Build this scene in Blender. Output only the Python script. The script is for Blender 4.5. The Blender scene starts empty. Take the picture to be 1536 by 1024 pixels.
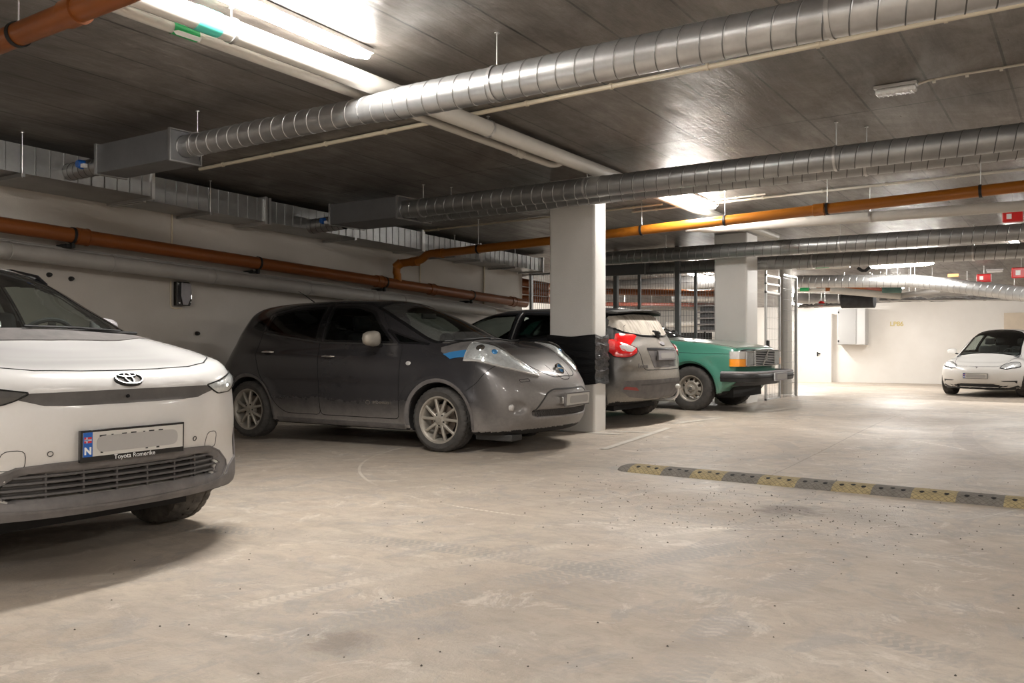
import bpy, bmesh, math, random
import numpy as np
from mathutils import Vector, Matrix
from mathutils.bvhtree import BVHTree
random.seed(5)
C = bpy.context.scene.collection
PI = math.pi
# ------------------------------------------------------------------ room frame
# x runs along the left wall away from the camera, y runs towards the left wall, z up
FX, SA, CA, EYE = 1307.0, .559, .829, 1.1
def sstep(a, b, x):
    t = np.clip((x - a) / (b - a), 0, 1); return t * t * (3 - 2 * t)
def floorz(x, y):
    return float(.09 * sstep(6.6, 12.0, x) - .30 * sstep(16.2, 20.5, x) - .012 * max(0, min(4, y - 5.2)))
def ceilz(x, y): return 3.42 - .0336 * x - .016 * y
def at(px, py, x=None, y=None, z=None):      # survey helper: a sight line met with one plane of the building
    r = (px - 768) / FX; d = Vector((CA + SA * r, SA - CA * r, (512 - py) / FX))
    t = x / d.x if x is not None else (y / d.y if y is not None else (z - EYE) / d.z)
    return Vector((d.x * t, d.y * t, EYE + d.z * t))
# ------------------------------------------------------------------ materials
def mat(name, col=(.5, .5, .5), rough=.5, metal=0., spec=.5, emit=None, es=0, coat=0., var=0., vs=4., bump=0., bs=30., alpha=1, vcol=None, stretch=None):
    m = bpy.data.materials.new(name); m.use_nodes = True
    nt = m.node_tree; b = nt.nodes['Principled BSDF']
    b.inputs['Base Color'].default_value = (*col, 1); b.inputs['Roughness'].default_value = rough
    b.inputs['Metallic'].default_value = metal; b.inputs['Specular IOR Level'].default_value = spec
    b.inputs['Coat Weight'].default_value = coat; b.inputs['Coat Roughness'].default_value = .08
    if emit: b.inputs['Emission Color'].default_value = (*emit, 1); b.inputs['Emission Strength'].default_value = es
    tc = nt.nodes.new('ShaderNodeTexCoord'); src = tc.outputs['Object']
    if stretch:
        mp = nt.nodes.new('ShaderNodeMapping'); mp.inputs['Scale'].default_value = stretch
        nt.links.new(src, mp.inputs['Vector']); src = mp.outputs['Vector']
    if var > 0:
        n = nt.nodes.new('ShaderNodeTexNoise'); n.inputs['Scale'].default_value = vs; n.inputs['Detail'].default_value = 8; n.inputs['Roughness'].default_value = .65
        nt.links.new(src, n.inputs['Vector'])
        r = nt.nodes.new('ShaderNodeValToRGB'); r.color_ramp.elements[0].position = .3; r.color_ramp.elements[1].position = .7
        c2 = vcol or tuple(c * (1 - var) for c in col)
        r.color_ramp.elements[0].color = (*c2, 1); r.color_ramp.elements[1].color = (*col, 1)
        nt.links.new(n.outputs['Fac'], r.inputs['Fac']); nt.links.new(r.outputs['Color'], b.inputs['Base Color'])
    if bump > 0:
        n = nt.nodes.new('ShaderNodeTexNoise'); n.inputs['Scale'].default_value = bs; n.inputs['Detail'].default_value = 5
        nt.links.new(src, n.inputs['Vector'])
        bp = nt.nodes.new('ShaderNodeBump'); bp.inputs['Strength'].default_value = bump; bp.inputs['Distance'].default_value = .01
        nt.links.new(n.outputs['Fac'], bp.inputs['Height']); nt.links.new(bp.outputs['Normal'], b.inputs['Normal'])
    return m
class NT:   # tiny node helper
    def __init__(s, m): s.nt = m.node_tree; s.b = s.nt.nodes['Principled BSDF']; s.tc = s.nt.nodes.new('ShaderNodeTexCoord')
    def n(s, t, **k):
        o = s.nt.nodes.new(t)
        for a, v in k.items():
            if a in o.inputs and not hasattr(o, a): o.inputs[a].default_value = v
            else: setattr(o, a, v)
        return o
    def l(s, a, b): s.nt.links.new(a, b)
    def math(s, op, a, b=None, c=None):
        o = s.nt.nodes.new('ShaderNodeMath'); o.operation = op
        for i, v in enumerate((a, b, c)):
            if v is None: continue
            if isinstance(v, (int, float)): o.inputs[i].default_value = v
            else: s.l(v, o.inputs[i])
        return o.outputs[0]
    def noise(s, scale, detail=6, vec=None, stretch=None, dist=0, rough=.6):
        v = vec or s.tc.outputs['Object']
        if stretch:
            mp = s.n('ShaderNodeMapping'); mp.inputs['Scale'].default_value = stretch; s.l(v, mp.inputs['Vector']); v = mp.outputs['Vector']
        o = s.n('ShaderNodeTexNoise'); o.inputs['Scale'].default_value = scale; o.inputs['Detail'].default_value = detail
        o.inputs['Distortion'].default_value = dist; o.inputs['Roughness'].default_value = rough
        s.l(v, o.inputs['Vector']); return o.outputs['Fac']
    def ramp(s, f, *st):
        r = s.n('ShaderNodeValToRGB'); e = r.color_ramp.elements
        while len(e) < len(st): e.new(.5)
        for i, (p, c) in enumerate(st):
            e[i].position = p; e[i].color = (*c, 1) if isinstance(c, tuple) else (c, c, c, 1)
        s.l(f, r.inputs['Fac']); return r.outputs['Color']
    def mix(s, f, a, b, mode='MIX'):
        o = s.n('ShaderNodeMixRGB', blend_type=mode)
        for i, v in zip(('Fac', 'Color1', 'Color2'), (f, a, b)):
            if isinstance(v, (int, float)): o.inputs[i].default_value = v
            elif isinstance(v, tuple): o.inputs[i].default_value = (*v, 1)
            else: s.l(v, o.inputs[i])
        return o.outputs[0]
    def bump(s, h, st=.3, d=.01):
        o = s.n('ShaderNodeBump'); o.inputs['Strength'].default_value = st; o.inputs['Distance'].default_value = d
        s.l(h, o.inputs['Height']); s.l(o.outputs['Normal'], s.b.inputs['Normal'])
def paint(name, col, rough, dirt, z0, z1, amt=.85, metal=0., coat=.6, end_dirt_or_light=None):
    # car paint with road film that lies thickest low on the body (z in car coordinates)
    m = mat(name, col, rough, metal, coat=coat); N = NT(m)
    sp = N.n('ShaderNodeSeparateXYZ'); N.l(N.tc.outputs['Object'], sp.inputs[0])
    n = N.noise(3.5, 8, rough=.7); n2 = N.noise(40, 4)
    zz = N.math('ADD', sp.outputs['Z'], N.math('MULTIPLY', N.math('SUBTRACT', n, .5), .30))
    mr = N.n('ShaderNodeMapRange'); N.l(zz, mr.inputs[0]); mr.inputs[1].default_value = z1; mr.inputs[2].default_value = z0; mr.inputs[3].default_value = 0; mr.inputs[4].default_value = amt
    f = mr.outputs[0]
    if end_dirt_or_light:
        a, b, k = end_dirt_or_light
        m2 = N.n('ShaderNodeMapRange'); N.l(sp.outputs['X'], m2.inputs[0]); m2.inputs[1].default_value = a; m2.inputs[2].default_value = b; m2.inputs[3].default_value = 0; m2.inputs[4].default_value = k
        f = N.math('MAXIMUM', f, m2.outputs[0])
    f = N.math('ADD', N.math('MULTIPLY', f, N.math('ADD', N.math('MULTIPLY', n2, .5), .72)), N.math('MULTIPLY', n, .05 * amt))
    f = N.math('MINIMUM', f, .97)
    N.l(N.mix(f, col, dirt), N.b.inputs['Base Color'])
    N.l(N.math('ADD', N.math('MULTIPLY', f, .5), rough), N.b.inputs['Roughness'])
    N.l(N.math('MULTIPLY', N.math('SUBTRACT', 1, f), coat), N.b.inputs['Coat Weight'])
    if metal: N.l(N.math('MULTIPLY', N.math('SUBTRACT', 1, f), metal), N.b.inputs['Metallic'])
    return m
def glass(name, tint=(.5, .55, .53), dust=.0, dcol=(.45, .42, .38), rough=.02, wipe=None):
    m = bpy.data.materials.new(name); m.use_nodes = True; nt = m.node_tree; nt.nodes.clear()
    o = nt.nodes.new('ShaderNodeOutputMaterial'); tr = nt.nodes.new('ShaderNodeBsdfTransparent'); gl = nt.nodes.new('ShaderNodeBsdfGlossy')
    lw = nt.nodes.new('ShaderNodeLayerWeight'); lw.inputs[0].default_value = .5; pw = nt.nodes.new('ShaderNodeMath'); pw.operation = 'POWER'; pw.inputs[1].default_value = 5; fr = nt.nodes.new('ShaderNodeMath'); fr.operation = 'MULTIPLY_ADD'; fr.inputs[1].default_value = .93; fr.inputs[2].default_value = .05; nt.links.new(lw.outputs['Facing'], pw.inputs[0]); nt.links.new(pw.outputs[0], fr.inputs[0]); mx = nt.nodes.new('ShaderNodeMixShader')
    tr.inputs[0].default_value = (*tint, 1); gl.inputs['Roughness'].default_value = rough
    nt.links.new(fr.outputs[0], mx.inputs[0]); nt.links.new(tr.outputs[0], mx.inputs[1]); nt.links.new(gl.outputs[0], mx.inputs[2])
    out = mx
    if dust:
        df = nt.nodes.new('ShaderNodeBsdfDiffuse'); df.inputs[0].default_value = (*dcol, 1)
        tc = nt.nodes.new('ShaderNodeTexCoord'); n = nt.nodes.new('ShaderNodeTexNoise'); n.inputs['Scale'].default_value = 5; n.inputs['Detail'].default_value = 8
        mp = nt.nodes.new('ShaderNodeMapping'); mp.inputs['Scale'].default_value = (1, 4, 1); nt.links.new(tc.outputs['Object'], mp.inputs[0]); nt.links.new(mp.outputs[0], n.inputs['Vector'])
        k = nt.nodes.new('ShaderNodeMath'); k.operation = 'MULTIPLY'; k.inputs[1].default_value = dust * 2; nt.links.new(n.outputs['Fac'], k.inputs[0]); k.use_clamp = True
        if wipe:      # an oval swept clean by the wiper (car coordinates)
            se = nt.nodes.new('ShaderNodeSeparateXYZ'); nt.links.new(tc.outputs['Object'], se.inputs[0])
            def mth(op, a, b):
                q = nt.nodes.new('ShaderNodeMath'); q.operation = op
                for i, v in enumerate((a, b)):
                    if isinstance(v, (int, float)): q.inputs[i].default_value = v
                    else: nt.links.new(v, q.inputs[i])
                return q.outputs[0]
            d = mth('ADD', mth('POWER', mth('ABSOLUTE', mth('DIVIDE', mth('SUBTRACT', se.outputs[0], wipe[0]), wipe[2]), 0), 2.6), mth('POWER', mth('ABSOLUTE', mth('DIVIDE', mth('SUBTRACT', se.outputs[1], wipe[1]), wipe[3]), 0), 2.6))
            k0 = k; k = nt.nodes.new('ShaderNodeMath'); k.operation = 'MULTIPLY'; nt.links.new(k0.outputs[0], k.inputs[0]); nt.links.new(mth('GREATER_THAN', d, 1.0), k.inputs[1])
        m2 = nt.nodes.new('ShaderNodeMixShader'); nt.links.new(k.outputs[0], m2.inputs[0]); nt.links.new(mx.outputs[0], m2.inputs[1]); nt.links.new(df.outputs[0], m2.inputs[2]); out = m2
    nt.links.new(out.outputs[0], o.inputs[0]); return m
DIRT = (.30, .255, .205)
M = dict(
 black=mat('black_plastic', (.018, .018, .019), .45, bump=.15, bs=200), gloss=mat('gloss_black', (.008, .008, .009), .08, coat=.5),
 dark=mat('dark_trim', (.05, .048, .046), .6, var=.3), cladding=mat('dusty_cladding', (.17, .155, .15), .65, var=.35, vs=9, vcol=(.10, .094, .092)),
 cladlight=mat('dusty_grey_cladding', (.33, .315, .33), .5, var=.3, vs=7), slat=mat('grille_slats', (.11, .10, .095), .6, var=.3, vs=12),
 void=mat('grille_void', (.012, .011, .011), .8), interior=mat('car_interior', (.035, .034, .034), .8), dash=mat('dashboard', (.10, .105, .11), .7),
 rubber=mat('tyre_rubber', (.075, .068, .062), .8, var=.45, vs=14, vcol=(.035, .033, .031)), dirtyrubber=mat('dusty_tyre_rubber', (.15, .13, .11), .85, var=.6, vs=11, vcol=(.05, .045, .04)),
 alloy=mat('dusty_alloy', (.47, .43, .37), .45, .35, var=.35, vs=10), steel=mat('bright_steel', (.62, .61, .6), .3, .8), chrome=mat('chrome', (.8, .8, .8), .12, 1.0),
 rotor=mat('brake_disc', (.20, .16, .13), .6, .5, var=.4, vs=20), refl=mat('lamp_reflector', (.82, .83, .83), .28, .35, coat=.6, var=.35, vs=22, bump=.8, bs=26), lampglass=glass('lamp_cover', (.92, .93, .93)),
 amber=mat('amber_lens', (.95, .33, .01), .15, coat=1, bump=.5, bs=60), red=mat('red_lens', (.75, .015, .015), .12, coat=1, bump=.3, bs=50), redlamp=mat('dark_red_lens', (.28, .03, .025), .3, coat=.5),
 clear=mat('pale_lens', (.62, .60, .58), .15, .2, coat=1, bump=.5, bs=40), gap=mat('panel_gap', (.006, .006, .006), .9), frit=mat('window_frit', (.012, .012, .013), .12),
 plate=mat('number_plate', (.62, .60, .56), .5, var=.12), plategrey=mat('plate_blank_grey', (.40, .385, .37), .6), blue=mat('plate_blue', (.01, .11, .45), .4), flagred=mat('flag_red', (.6, .03, .04), .5), white=mat('white_ink', (.85, .85, .85), .5),
 winglass=glass('tinted_window', (.34, .38, .37)), clearglass=glass('windscreen_glass', (.72, .78, .75), dust=.012), wiped=glass('part_wiped_screen', (.60, .66, .63), dust=.17, dcol=(.36, .35, .34), wipe=(-.50, .02, .36, .50)), dustglass=glass('dirty_rear_glass', (.3, .3, .3), dust=.92, dcol=(.42, .38, .33)),
 privacy=glass('privacy_glass', (.05, .05, .05)), bluelens=mat('blue_reflector', (.06, .28, .62), .2, .3, coat=1), fabric=mat('black_seat_fabric', (.03, .03, .032), .85),
 galv=mat('galvanised', (.62, .62, .62), .33, .85, var=.25, vs=5, bump=.08, bs=25), galvd=mat('galvanised_dull', (.44, .44, .435), .38, .8, var=.3, vs=3, bump=.08, bs=18),
 seam=mat('duct_seam_shade', (.09, .088, .085), .5, .5), greyd=mat('grey_primed_duct', (.17, .17, .175), .5, .3, var=.2, vs=3), orange=mat('orange_drain_pipe', (.22, .064, .013), .33, var=.18, vs=3), orangeb=mat('bright_orange_pipe', (.38, .128, .012), .3, var=.12, vs=3),
 pvc=mat('white_pipe_jacket', (.62, .59, .54), .45, var=.12, vs=3), pvcg=mat('grey_pipe', (.36, .34, .315), .42, var=.15, vs=4), beige=mat('beige_conduit', (.60, .52, .39), .4), beigep=mat('pale_conduit', (.62, .58, .50), .5),
 iron=mat('black_iron', (.03, .03, .03), .5, .6), post=mat('grey_fence_steel', (.20, .205, .21), .45, .5), wire=mat('fence_wire', (.25, .25, .25), .4, .7), gate=mat('pale_gate_steel', (.55, .55, .54), .4, .5),
 tube=mat('lamp_tube', (1, 1, 1), .4, emit=(1, .965, .91), es=38), tubefar=mat('lamp_tube_dim', (1, 1, 1), .4, emit=(1, .965, .91), es=15), tubeend=mat('lamp_body', (.75, .74, .72), .4), acryl=mat('emergency_lamp_cover', (.62, .60, .57), .25, coat=.5, bump=.4, bs=90),
 green=mat('green_label', (.02, .36, .11), .5), turq=mat('turquoise_label', (.10, .62, .50), .5), alarm=mat('alarm_red', (.62, .02, .02), .35), tape=mat('black_wrap', (.012, .012, .013), .28, coat=.3, bump=.9, bs=14, stretch=(1, 1, 5)),
 cabdoor=mat('cabinet_door_grey', (.40, .395, .39), .35), cabinet=mat('light_grey_steel', (.58, .575, .57), .35, .1), yellow=mat('bump_yellow', (.52, .41, .215), .8, var=.4, vs=12, bump=.6, bs=80), bumpgrey=mat('bump_grey', (.26, .235, .205), .85, var=.4, vs=12, bump=.6, bs=80),
 line=mat('worn_white_line', (.62, .57, .50), .7, var=.25, vs=8), bulk=mat('black_insulation', (.035, .035, .037), .7, var=.6, vs=10, bump=.8, bs=30), cable=mat('grey_cables', (.25, .24, .235), .6, var=.6, vs=16),
 greenpipe=mat('green_insulation', (.08, .17, .15), .6, var=.3), redpipe=mat('red_brown_pipe', (.20, .055, .035), .5), orangelabel=mat('orange_tag', (.80, .35, .12), .5), sticker=mat('yellow_lettering', (.62, .50, .18), .6),
)
# floor, ceiling and wall materials
def floor_mat():
    m = mat('dusty_concrete_floor', rough=.55); N = NT(m); o = N.tc.outputs['Object']
    a = N.noise(.55, 8, dist=.8, rough=.62); b = N.noise(3.2, 9, stretch=(1, .28, 1), dist=1.2, rough=.7); c = N.noise(34, 5, rough=.7)
    col = N.ramp(a, (.30, (.46, .375, .295)), (.52, (.555, .468, .378)), (.72, (.66, .57, .47)))
    col = N.mix(N.math('MULTIPLY', N.ramp(b, (.46, 0.), (.68, 1.)), .45), col, (.36, .325, .295))
    # curved tyre tracks
    for (sx, sy, sc, am) in ((1.2, -4.5, .9, .13), (9.5, 8.5, .8, .12)):
        mp = N.n('ShaderNodeMapping'); mp.inputs['Location'].default_value = (-sx, -sy, 0); N.l(o, mp.inputs['Vector'])
        w = N.n('ShaderNodeTexWave', wave_type='RINGS', rings_direction='Z'); w.inputs['Scale'].default_value = sc; w.inputs['Distortion'].default_value = 1.5
        w.inputs['Detail'].default_value = 3; w.inputs['Detail Scale'].default_value = .6; N.l(mp.outputs['Vector'], w.inputs['Vector'])
        f = N.math('MULTIPLY', N.math('MULTIPLY', N.ramp(w.outputs['Fac'], (.72, 0.), (.97, 1.)), N.ramp(N.noise(.9, 4), (.42, 0.), (.62, 1.))), am * 3)
        col = N.mix(f, col, (.60, .54, .47))
    # worn traffic-side grey and stains
    col = N.mix(N.math('MULTIPLY', N.ramp(N.noise(1.4, 10, rough=.75, dist=.4), (.60, 0.), (.74, 1.)), .5), col, (.235, .205, .18))
    g2 = N.noise(9, 9, stretch=(1, .55, 1), dist=.6, rough=.8); col = N.mix(N.math('MULTIPLY', N.ramp(g2, (.44, 0.), (.64, 1.)), .60), col, (.29, .245, .20))
    col = N.mix(N.math('MULTIPLY', N.ramp(N.noise(.35, 4), (.48, 0.), (.62, 1.)), .30), col, (.27, .215, .165))
    col = N.mix(N.math('MULTIPLY', c, .42), col, (.36, .31, .26))
    sp = N.noise(110, 2); col = N.mix(N.math('MULTIPLY', N.ramp(sp, (.72, 0.), (.76, 1.)), .8), col, (.12, .10, .08))
    # grey rubbed patches
    gp = N.noise(1.9, 9, stretch=(.75, 1, 1), dist=1.6, rough=.78); col = N.mix(N.math('MULTIPLY', N.ramp(gp, (.53, 0.), (.60, 1.)), .42), col, (.285, .27, .262))
    gq = N.noise(2.6, 9, dist=1.0, rough=.8); col = N.mix(N.math('MULTIPLY', N.ramp(gq, (.56, 0.), (.63, 1.)), .45), col, (.74, .67, .59))
    s_ = N.n('ShaderNodeSeparateXYZ'); N.l(o, s_.inputs[0]); X, Y = s_.outputs['X'], s_.outputs['Y']
    brk = N.ramp(N.noise(1.3, 5), (.40, 0.), (.58, 1.))
    for (cx, cy, R, w, cc, am) in ((1.2, -3.4, 6.0, .10, (.33, .30, .27), .75), (1.2, -3.4, 6.45, .05, (.72, .64, .55), .5), (-1.5, 2.2, 5.2, .10, (.30, .275, .25), .7), (-1.5, 2.2, 6.6, .09, (.36, .32, .28), .6), (7.5, 3.2, 2.9, .012, (.74, .68, .60), .8), (11.5, -5, 6.3, .10, (.33, .275, .235), .7), (5.2, 9.5, 7.8, .10, (.31, .28, .26), .55), (3.4, -6.0, 7.2, .11, (.34, .31, .285), .6)):
        dx, dy = N.math('SUBTRACT', X, cx), N.math('SUBTRACT', Y, cy); r = N.math('SQRT', N.math('ADD', N.math('MULTIPLY', dx, dx), N.math('MULTIPLY', dy, dy)))
        bd = N.math('LESS_THAN', N.math('ABSOLUTE', N.math('SUBTRACT', r, R)), w)
        an = N.math('ARCTAN2', dy, dx); tr = N.math('GREATER_THAN', N.math('SINE', N.math('ADD', N.math('MULTIPLY', an, R * 150), N.math('MULTIPLY', N.math('SINE', N.math('MULTIPLY', r, 70)), 1.6))), -.25)
        f = N.math('MULTIPLY', N.math('MULTIPLY', bd, brk), N.math('MULTIPLY', N.math('ADD', N.math('MULTIPLY', tr, .7), .3), am)); col = N.mix(f, col, cc)
    # saw-cut joints
    for (p, q) in (((1351, 631), (1150, 716)), ((960, 727), (1536, 776)), ((450, 690), (900, 700))):
        A, Bq = at(*p, z=0), at(*q, z=0); d = (Bq - A); L = d.to_2d().length; ux, uy = d.x / L, d.y / L
        dx, dy = N.math('SUBTRACT', X, A.x), N.math('SUBTRACT', Y, A.y)
        t = N.math('ADD', N.math('MULTIPLY', dx, ux), N.math('MULTIPLY', dy, uy)); e = N.math('ABSOLUTE', N.math('ADD', N.math('SUBTRACT', N.math('MULTIPLY', dx, uy), N.math('MULTIPLY', dy, ux)), N.math('MULTIPLY', N.math('SUBTRACT', b, .5), .03)))
        f = N.math('MULTIPLY', N.math('LESS_THAN', e, .006), N.math('MULTIPLY', N.math('GREATER_THAN', t, 0), N.math('LESS_THAN', t, L))); col = N.mix(N.math('MULTIPLY', f, .55), col, (.20, .16, .125))
    # oil and dirt stains
    for (px, py, rx, am) in ((1180, 765, .28, .75), (1300, 775, .45, .45), (510, 965, .16, .55), (1390, 640, 1.1, .30), (1480, 700, 1.0, .30), (70, 850, .5, .35)):
        A = at(px, py, z=0); dx, dy = N.math('SUBTRACT', X, A.x), N.math('SUBTRACT', Y, A.y); r = N.math('SQRT', N.math('ADD', N.math('MULTIPLY', dx, dx), N.math('MULTIPLY', dy, dy)))
        r = N.math('ADD', N.math('DIVIDE', r, rx), N.math('MULTIPLY', N.math('SUBTRACT', g2, .5), 3.2 if rx < 1 else 1.6)); f = N.math('MULTIPLY', N.ramp(r, (.35, 1.), (.95, 0.)), am); col = N.mix(f, col, (.15, .115, .09) if rx < 1 else (.31, .235, .18))
    N.l(col, N.b.inputs['Base Color'])
    N.l(N.ramp(a, (.35, .62), (.65, .42)), N.b.inputs['Roughness'])
    h = N.math('ADD', N.math('MULTIPLY', c, .5), N.math('ADD', b, N.math('MULTIPLY', N.noise(90, 3), .3)))
    N.bump(h, .5, .016); return m
def ceil_mat():
    m = mat('formwork_concrete_ceiling', rough=.34, spec=.6); N = NT(m); o = N.tc.outputs['Object']
    a = N.noise(.8, 9, dist=.9, rough=.72); g = N.noise(5, 9, stretch=(.22, 1, 1), rough=.8, dist=.3); g2 = N.noise(26, 4, stretch=(.06, 1, 1))
    col = N.ramp(a, (.30, (.065, .055, .048)), (.50, (.145, .126, .110)), (.70, (.26, .233, .210)))
    col = N.mix(N.math('MULTIPLY', N.ramp(g, (.40, 0.), (.70, 1.)), .45), col, (.055, .045, .038))
    s = N.n('ShaderNodeSeparateXYZ'); N.l(o, s.inputs[0])
    def lines(v, per, off, w):
        t = N.math('FRACT', N.math('ADD', N.math('DIVIDE', v, per), off)); t = N.math('ABSOLUTE', N.math('SUBTRACT', t, .5))
        return N.math('LESS_THAN', t, w / per)
    ln = N.math('MAXIMUM', lines(s.outputs['Y'], .54, .42, .009), lines(s.outputs['X'], 2.45, .2, .010))
    lf = N.math('MULTIPLY', ln, N.ramp(N.noise(2.2, 4), (.35, .45), (.6, .95)))
    col = N.mix(lf, col, (.02, .017, .015)); N.l(col, N.b.inputs['Base Color'])
    N.l(N.ramp(g, (.3, .26), (.7, .50)), N.b.inputs['Roughness'])
    N.bump(N.math('SUBTRACT', N.math('ADD', N.math('ADD', g, N.math('MULTIPLY', g2, .6)), N.math('MULTIPLY', N.noise(1.6, 5), 1.5)), lf), .45, .012); return m
def wall_mat(name, c1, c2, rough=.6):
    m = mat(name, rough=rough); N = NT(m)
    a = N.noise(.7, 8, rough=.6); b = N.noise(2.4, 9, stretch=(1, 1, .35), rough=.75)
    col = N.ramp(a, (.32, c1), (.68, c2)); col = N.mix(N.math('MULTIPLY', N.ramp(b, (.62, 0.), (.75, 1.)), .35), col, tuple(c * .62 for c in c1))
    N.l(col, N.b.inputs['Base Color']); N.bump(N.math('ADD', N.noise(14, 6), N.noise(80, 3)), .22, .008); return m
M['floor'] = floor_mat(); M['ceil'] = ceil_mat()
M['wall'] = wall_mat('grey_plaster_wall', (.47, .435, .39), (.57, .53, .485)); M['wallw'] = wall_mat('white_painted_wall', (.70, .665, .62), (.78, .75, .71), .45)
M['column'] = wall_mat('white_painted_column', (.70, .68, .65), (.80, .78, .75), .45)
# ------------------------------------------------------------------ object helpers
def link(name, me, parent=None, m=None, loc=None):
    o = bpy.data.objects.new(name, me); C.objects.link(o)
    if parent: o.parent = parent
    if loc is not None: o.location = loc
    if m is not None: me.materials.append(M[m] if isinstance(m, str) else m)
    return o
def tag(o, label=None, cat=None, group=None, kind=None):
    if label: o['label'] = label
    if cat: o['category'] = cat
    if group: o['group'] = group
    if kind: o['kind'] = kind
    return o
def thing(name, label, cat, loc=(0, 0, 0), rz=0., group=None):
    return tag(_e(name, loc, rz), label, cat, group)
def _e(name, loc, rz):
    o = bpy.data.objects.new(name, None); C.objects.link(o); o.location = loc; o.rotation_euler = (0, 0, rz); o.empty_display_size = .1; return o
def obj(name, bm, m, parent=None, smooth=True, loc=None, bevel=0., recalc=True):
    if recalc: bmesh.ops.recalc_face_normals(bm, faces=bm.faces)
    me = bpy.data.meshes.new(name); bm.to_mesh(me); bm.free()
    me.polygons.foreach_set('use_smooth', [smooth] * len(me.polygons))
    o = link(name, me, parent, m, loc)
    if smooth: me.set_sharp_from_angle(angle=math.radians(38))
    if bevel:
        b = o.modifiers.new('bevel', 'BEVEL'); b.width = bevel; b.segments = 2; b.limit_method = 'ANGLE'
    return o
def B(): return bmesh.new()
def box(bm, x0, x1, y0, y1, z0, z1, mt=None):
    vs = [bm.verts.new(p) for p in ((x0, y0, z0), (x1, y0, z0), (x1, y1, z0), (x0, y1, z0), (x0, y0, z1), (x1, y0, z1), (x1, y1, z1), (x0, y1, z1))]
    if mt is not None:
        for v in vs: v.co = mt @ v.co
    for f in ((3, 2, 1, 0), (4, 5, 6, 7), (0, 1, 5, 4), (1, 2, 6, 5), (2, 3, 7, 6), (3, 0, 4, 7)): bm.faces.new([vs[i] for i in f])
    return bm
def tube(bm, pts, r, n=16, caps=True, rf=None):
    pts = [Vector(p) for p in pts]; rings = []; up = None
    for i, p in enumerate(pts):
        a = pts[max(0, i - 1)]; b = pts[min(len(pts) - 1, i + 1)]; d = (b - a).normalized()
        if up is None: up = Vector((0, 0, 1)) if abs(d.z) < .9 else Vector((1, 0, 0))
        s = d.cross(up).normalized(); up = s.cross(d).normalized()
        rr = r[i] if isinstance(r, (list, tuple)) else r
        k = 1.0
        if 0 < i < len(pts) - 1:
            c = max(.5, ((p - a).normalized().dot(d))); k = 1 / c
        rings.append([bm.verts.new(p + rr * (math.cos(2 * PI * j / n) * s + math.sin(2 * PI * j / n) * up)) for j in range(n)])
    for i in range(len(rings) - 1):
        for j in range(n): bm.faces.new((rings[i][j], rings[i][(j + 1) % n], rings[i + 1][(j + 1) % n], rings[i + 1][j]))
    if caps: bm.faces.new(rings[0][::-1]); bm.faces.new(rings[-1])
    return bm
def lathe(bm, prof, n=48, axis='y', ang0=0., mt=None):   # prof: (r, t) along axis
    rings = []
    for r, t in prof:
        ring = []
        for j in range(n):
            a = 2 * PI * j / n + ang0; c, s = r * math.cos(a), r * math.sin(a)
            p = Vector((c, t, s)) if axis == 'y' else (Vector((c, s, t)) if axis == 'z' else Vector((t, c, s)))
            if mt is not None: p = mt @ p
            ring.append(bm.verts.new(p))
        rings.append(ring)
    for a, b in zip(rings, rings[1:]):
        for j in range(n): bm.faces.new((a[j], a[(j + 1) % n], b[(j + 1) % n], b[j]))
    return rings
def disc(bm, r, t, n=32, axis='y', c=(0, 0), d=.01, mt=None):
    rs = lathe(bm, [(r, t), (r, t + d)], n, axis, mt=mt)
    bm.faces.new(rs[0]); bm.faces.new(rs[1][::-1]); bmesh.ops.translate(bm, verts=rs[0] + rs[1], vec=(c[0], 0, c[1]) if axis == 'y' else (c[0], c[1], 0)) if (c[0] or c[1]) else None
def arc(p0, pc, p1, n=6):   # quadratic bend
    p0, pc, p1 = Vector(p0), Vector(pc), Vector(p1); return [(1 - t) ** 2 * p0 + 2 * t * (1 - t) * pc + t * t * p1 for t in [i / n for i in range(n + 1)]]
def text(body, size, parent, m, mw, name='lettering', ext=.001, bold=0.):
    cu = bpy.data.curves.new(name, 'FONT'); cu.body = body; cu.size = size; cu.extrude = ext; cu.align_x = 'CENTER'; cu.align_y = 'CENTER'; cu.offset = bold
    t = bpy.data.objects.new('t', cu); C.objects.link(t); bpy.context.view_layer.update()
    me = bpy.data.meshes.new_from_object(t.evaluated_get(bpy.context.evaluated_depsgraph_get())); bpy.data.objects.remove(t)
    me.transform(mw); return link(name, me, parent, m)
# ------------------------------------------------------------------ 2-D outlines laid on curved bodywork
def interp(pts, x):     # smooth monotone-ish cubic through control points, vectorised
    X = np.array([p[0] for p in pts], float); Y = np.array([p[1] for p in pts], float)
    h = np.diff(X); d = np.diff(Y) / h; mm = np.zeros_like(Y)
    for i in range(1, len(X) - 1):
        if d[i - 1] * d[i] > 0:
            w1 = 2 * h[i] + h[i - 1]; w2 = h[i] + 2 * h[i - 1]; mm[i] = (w1 + w2) / (w1 / d[i - 1] + w2 / d[i])
    mm[0], mm[-1] = d[0], d[-1]
    x = np.clip(x, X[0], X[-1]); k = np.clip(np.searchsorted(X, x) - 1, 0, len(X) - 2); t = (x - X[k]) / h[k]
    return ((1 + 2 * t) * (1 - t) ** 2 * Y[k] + t * (1 - t) ** 2 * h[k] * mm[k] + t * t * (3 - 2 * t) * Y[k + 1] + t * t * (t - 1) * h[k] * mm[k + 1])
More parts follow.
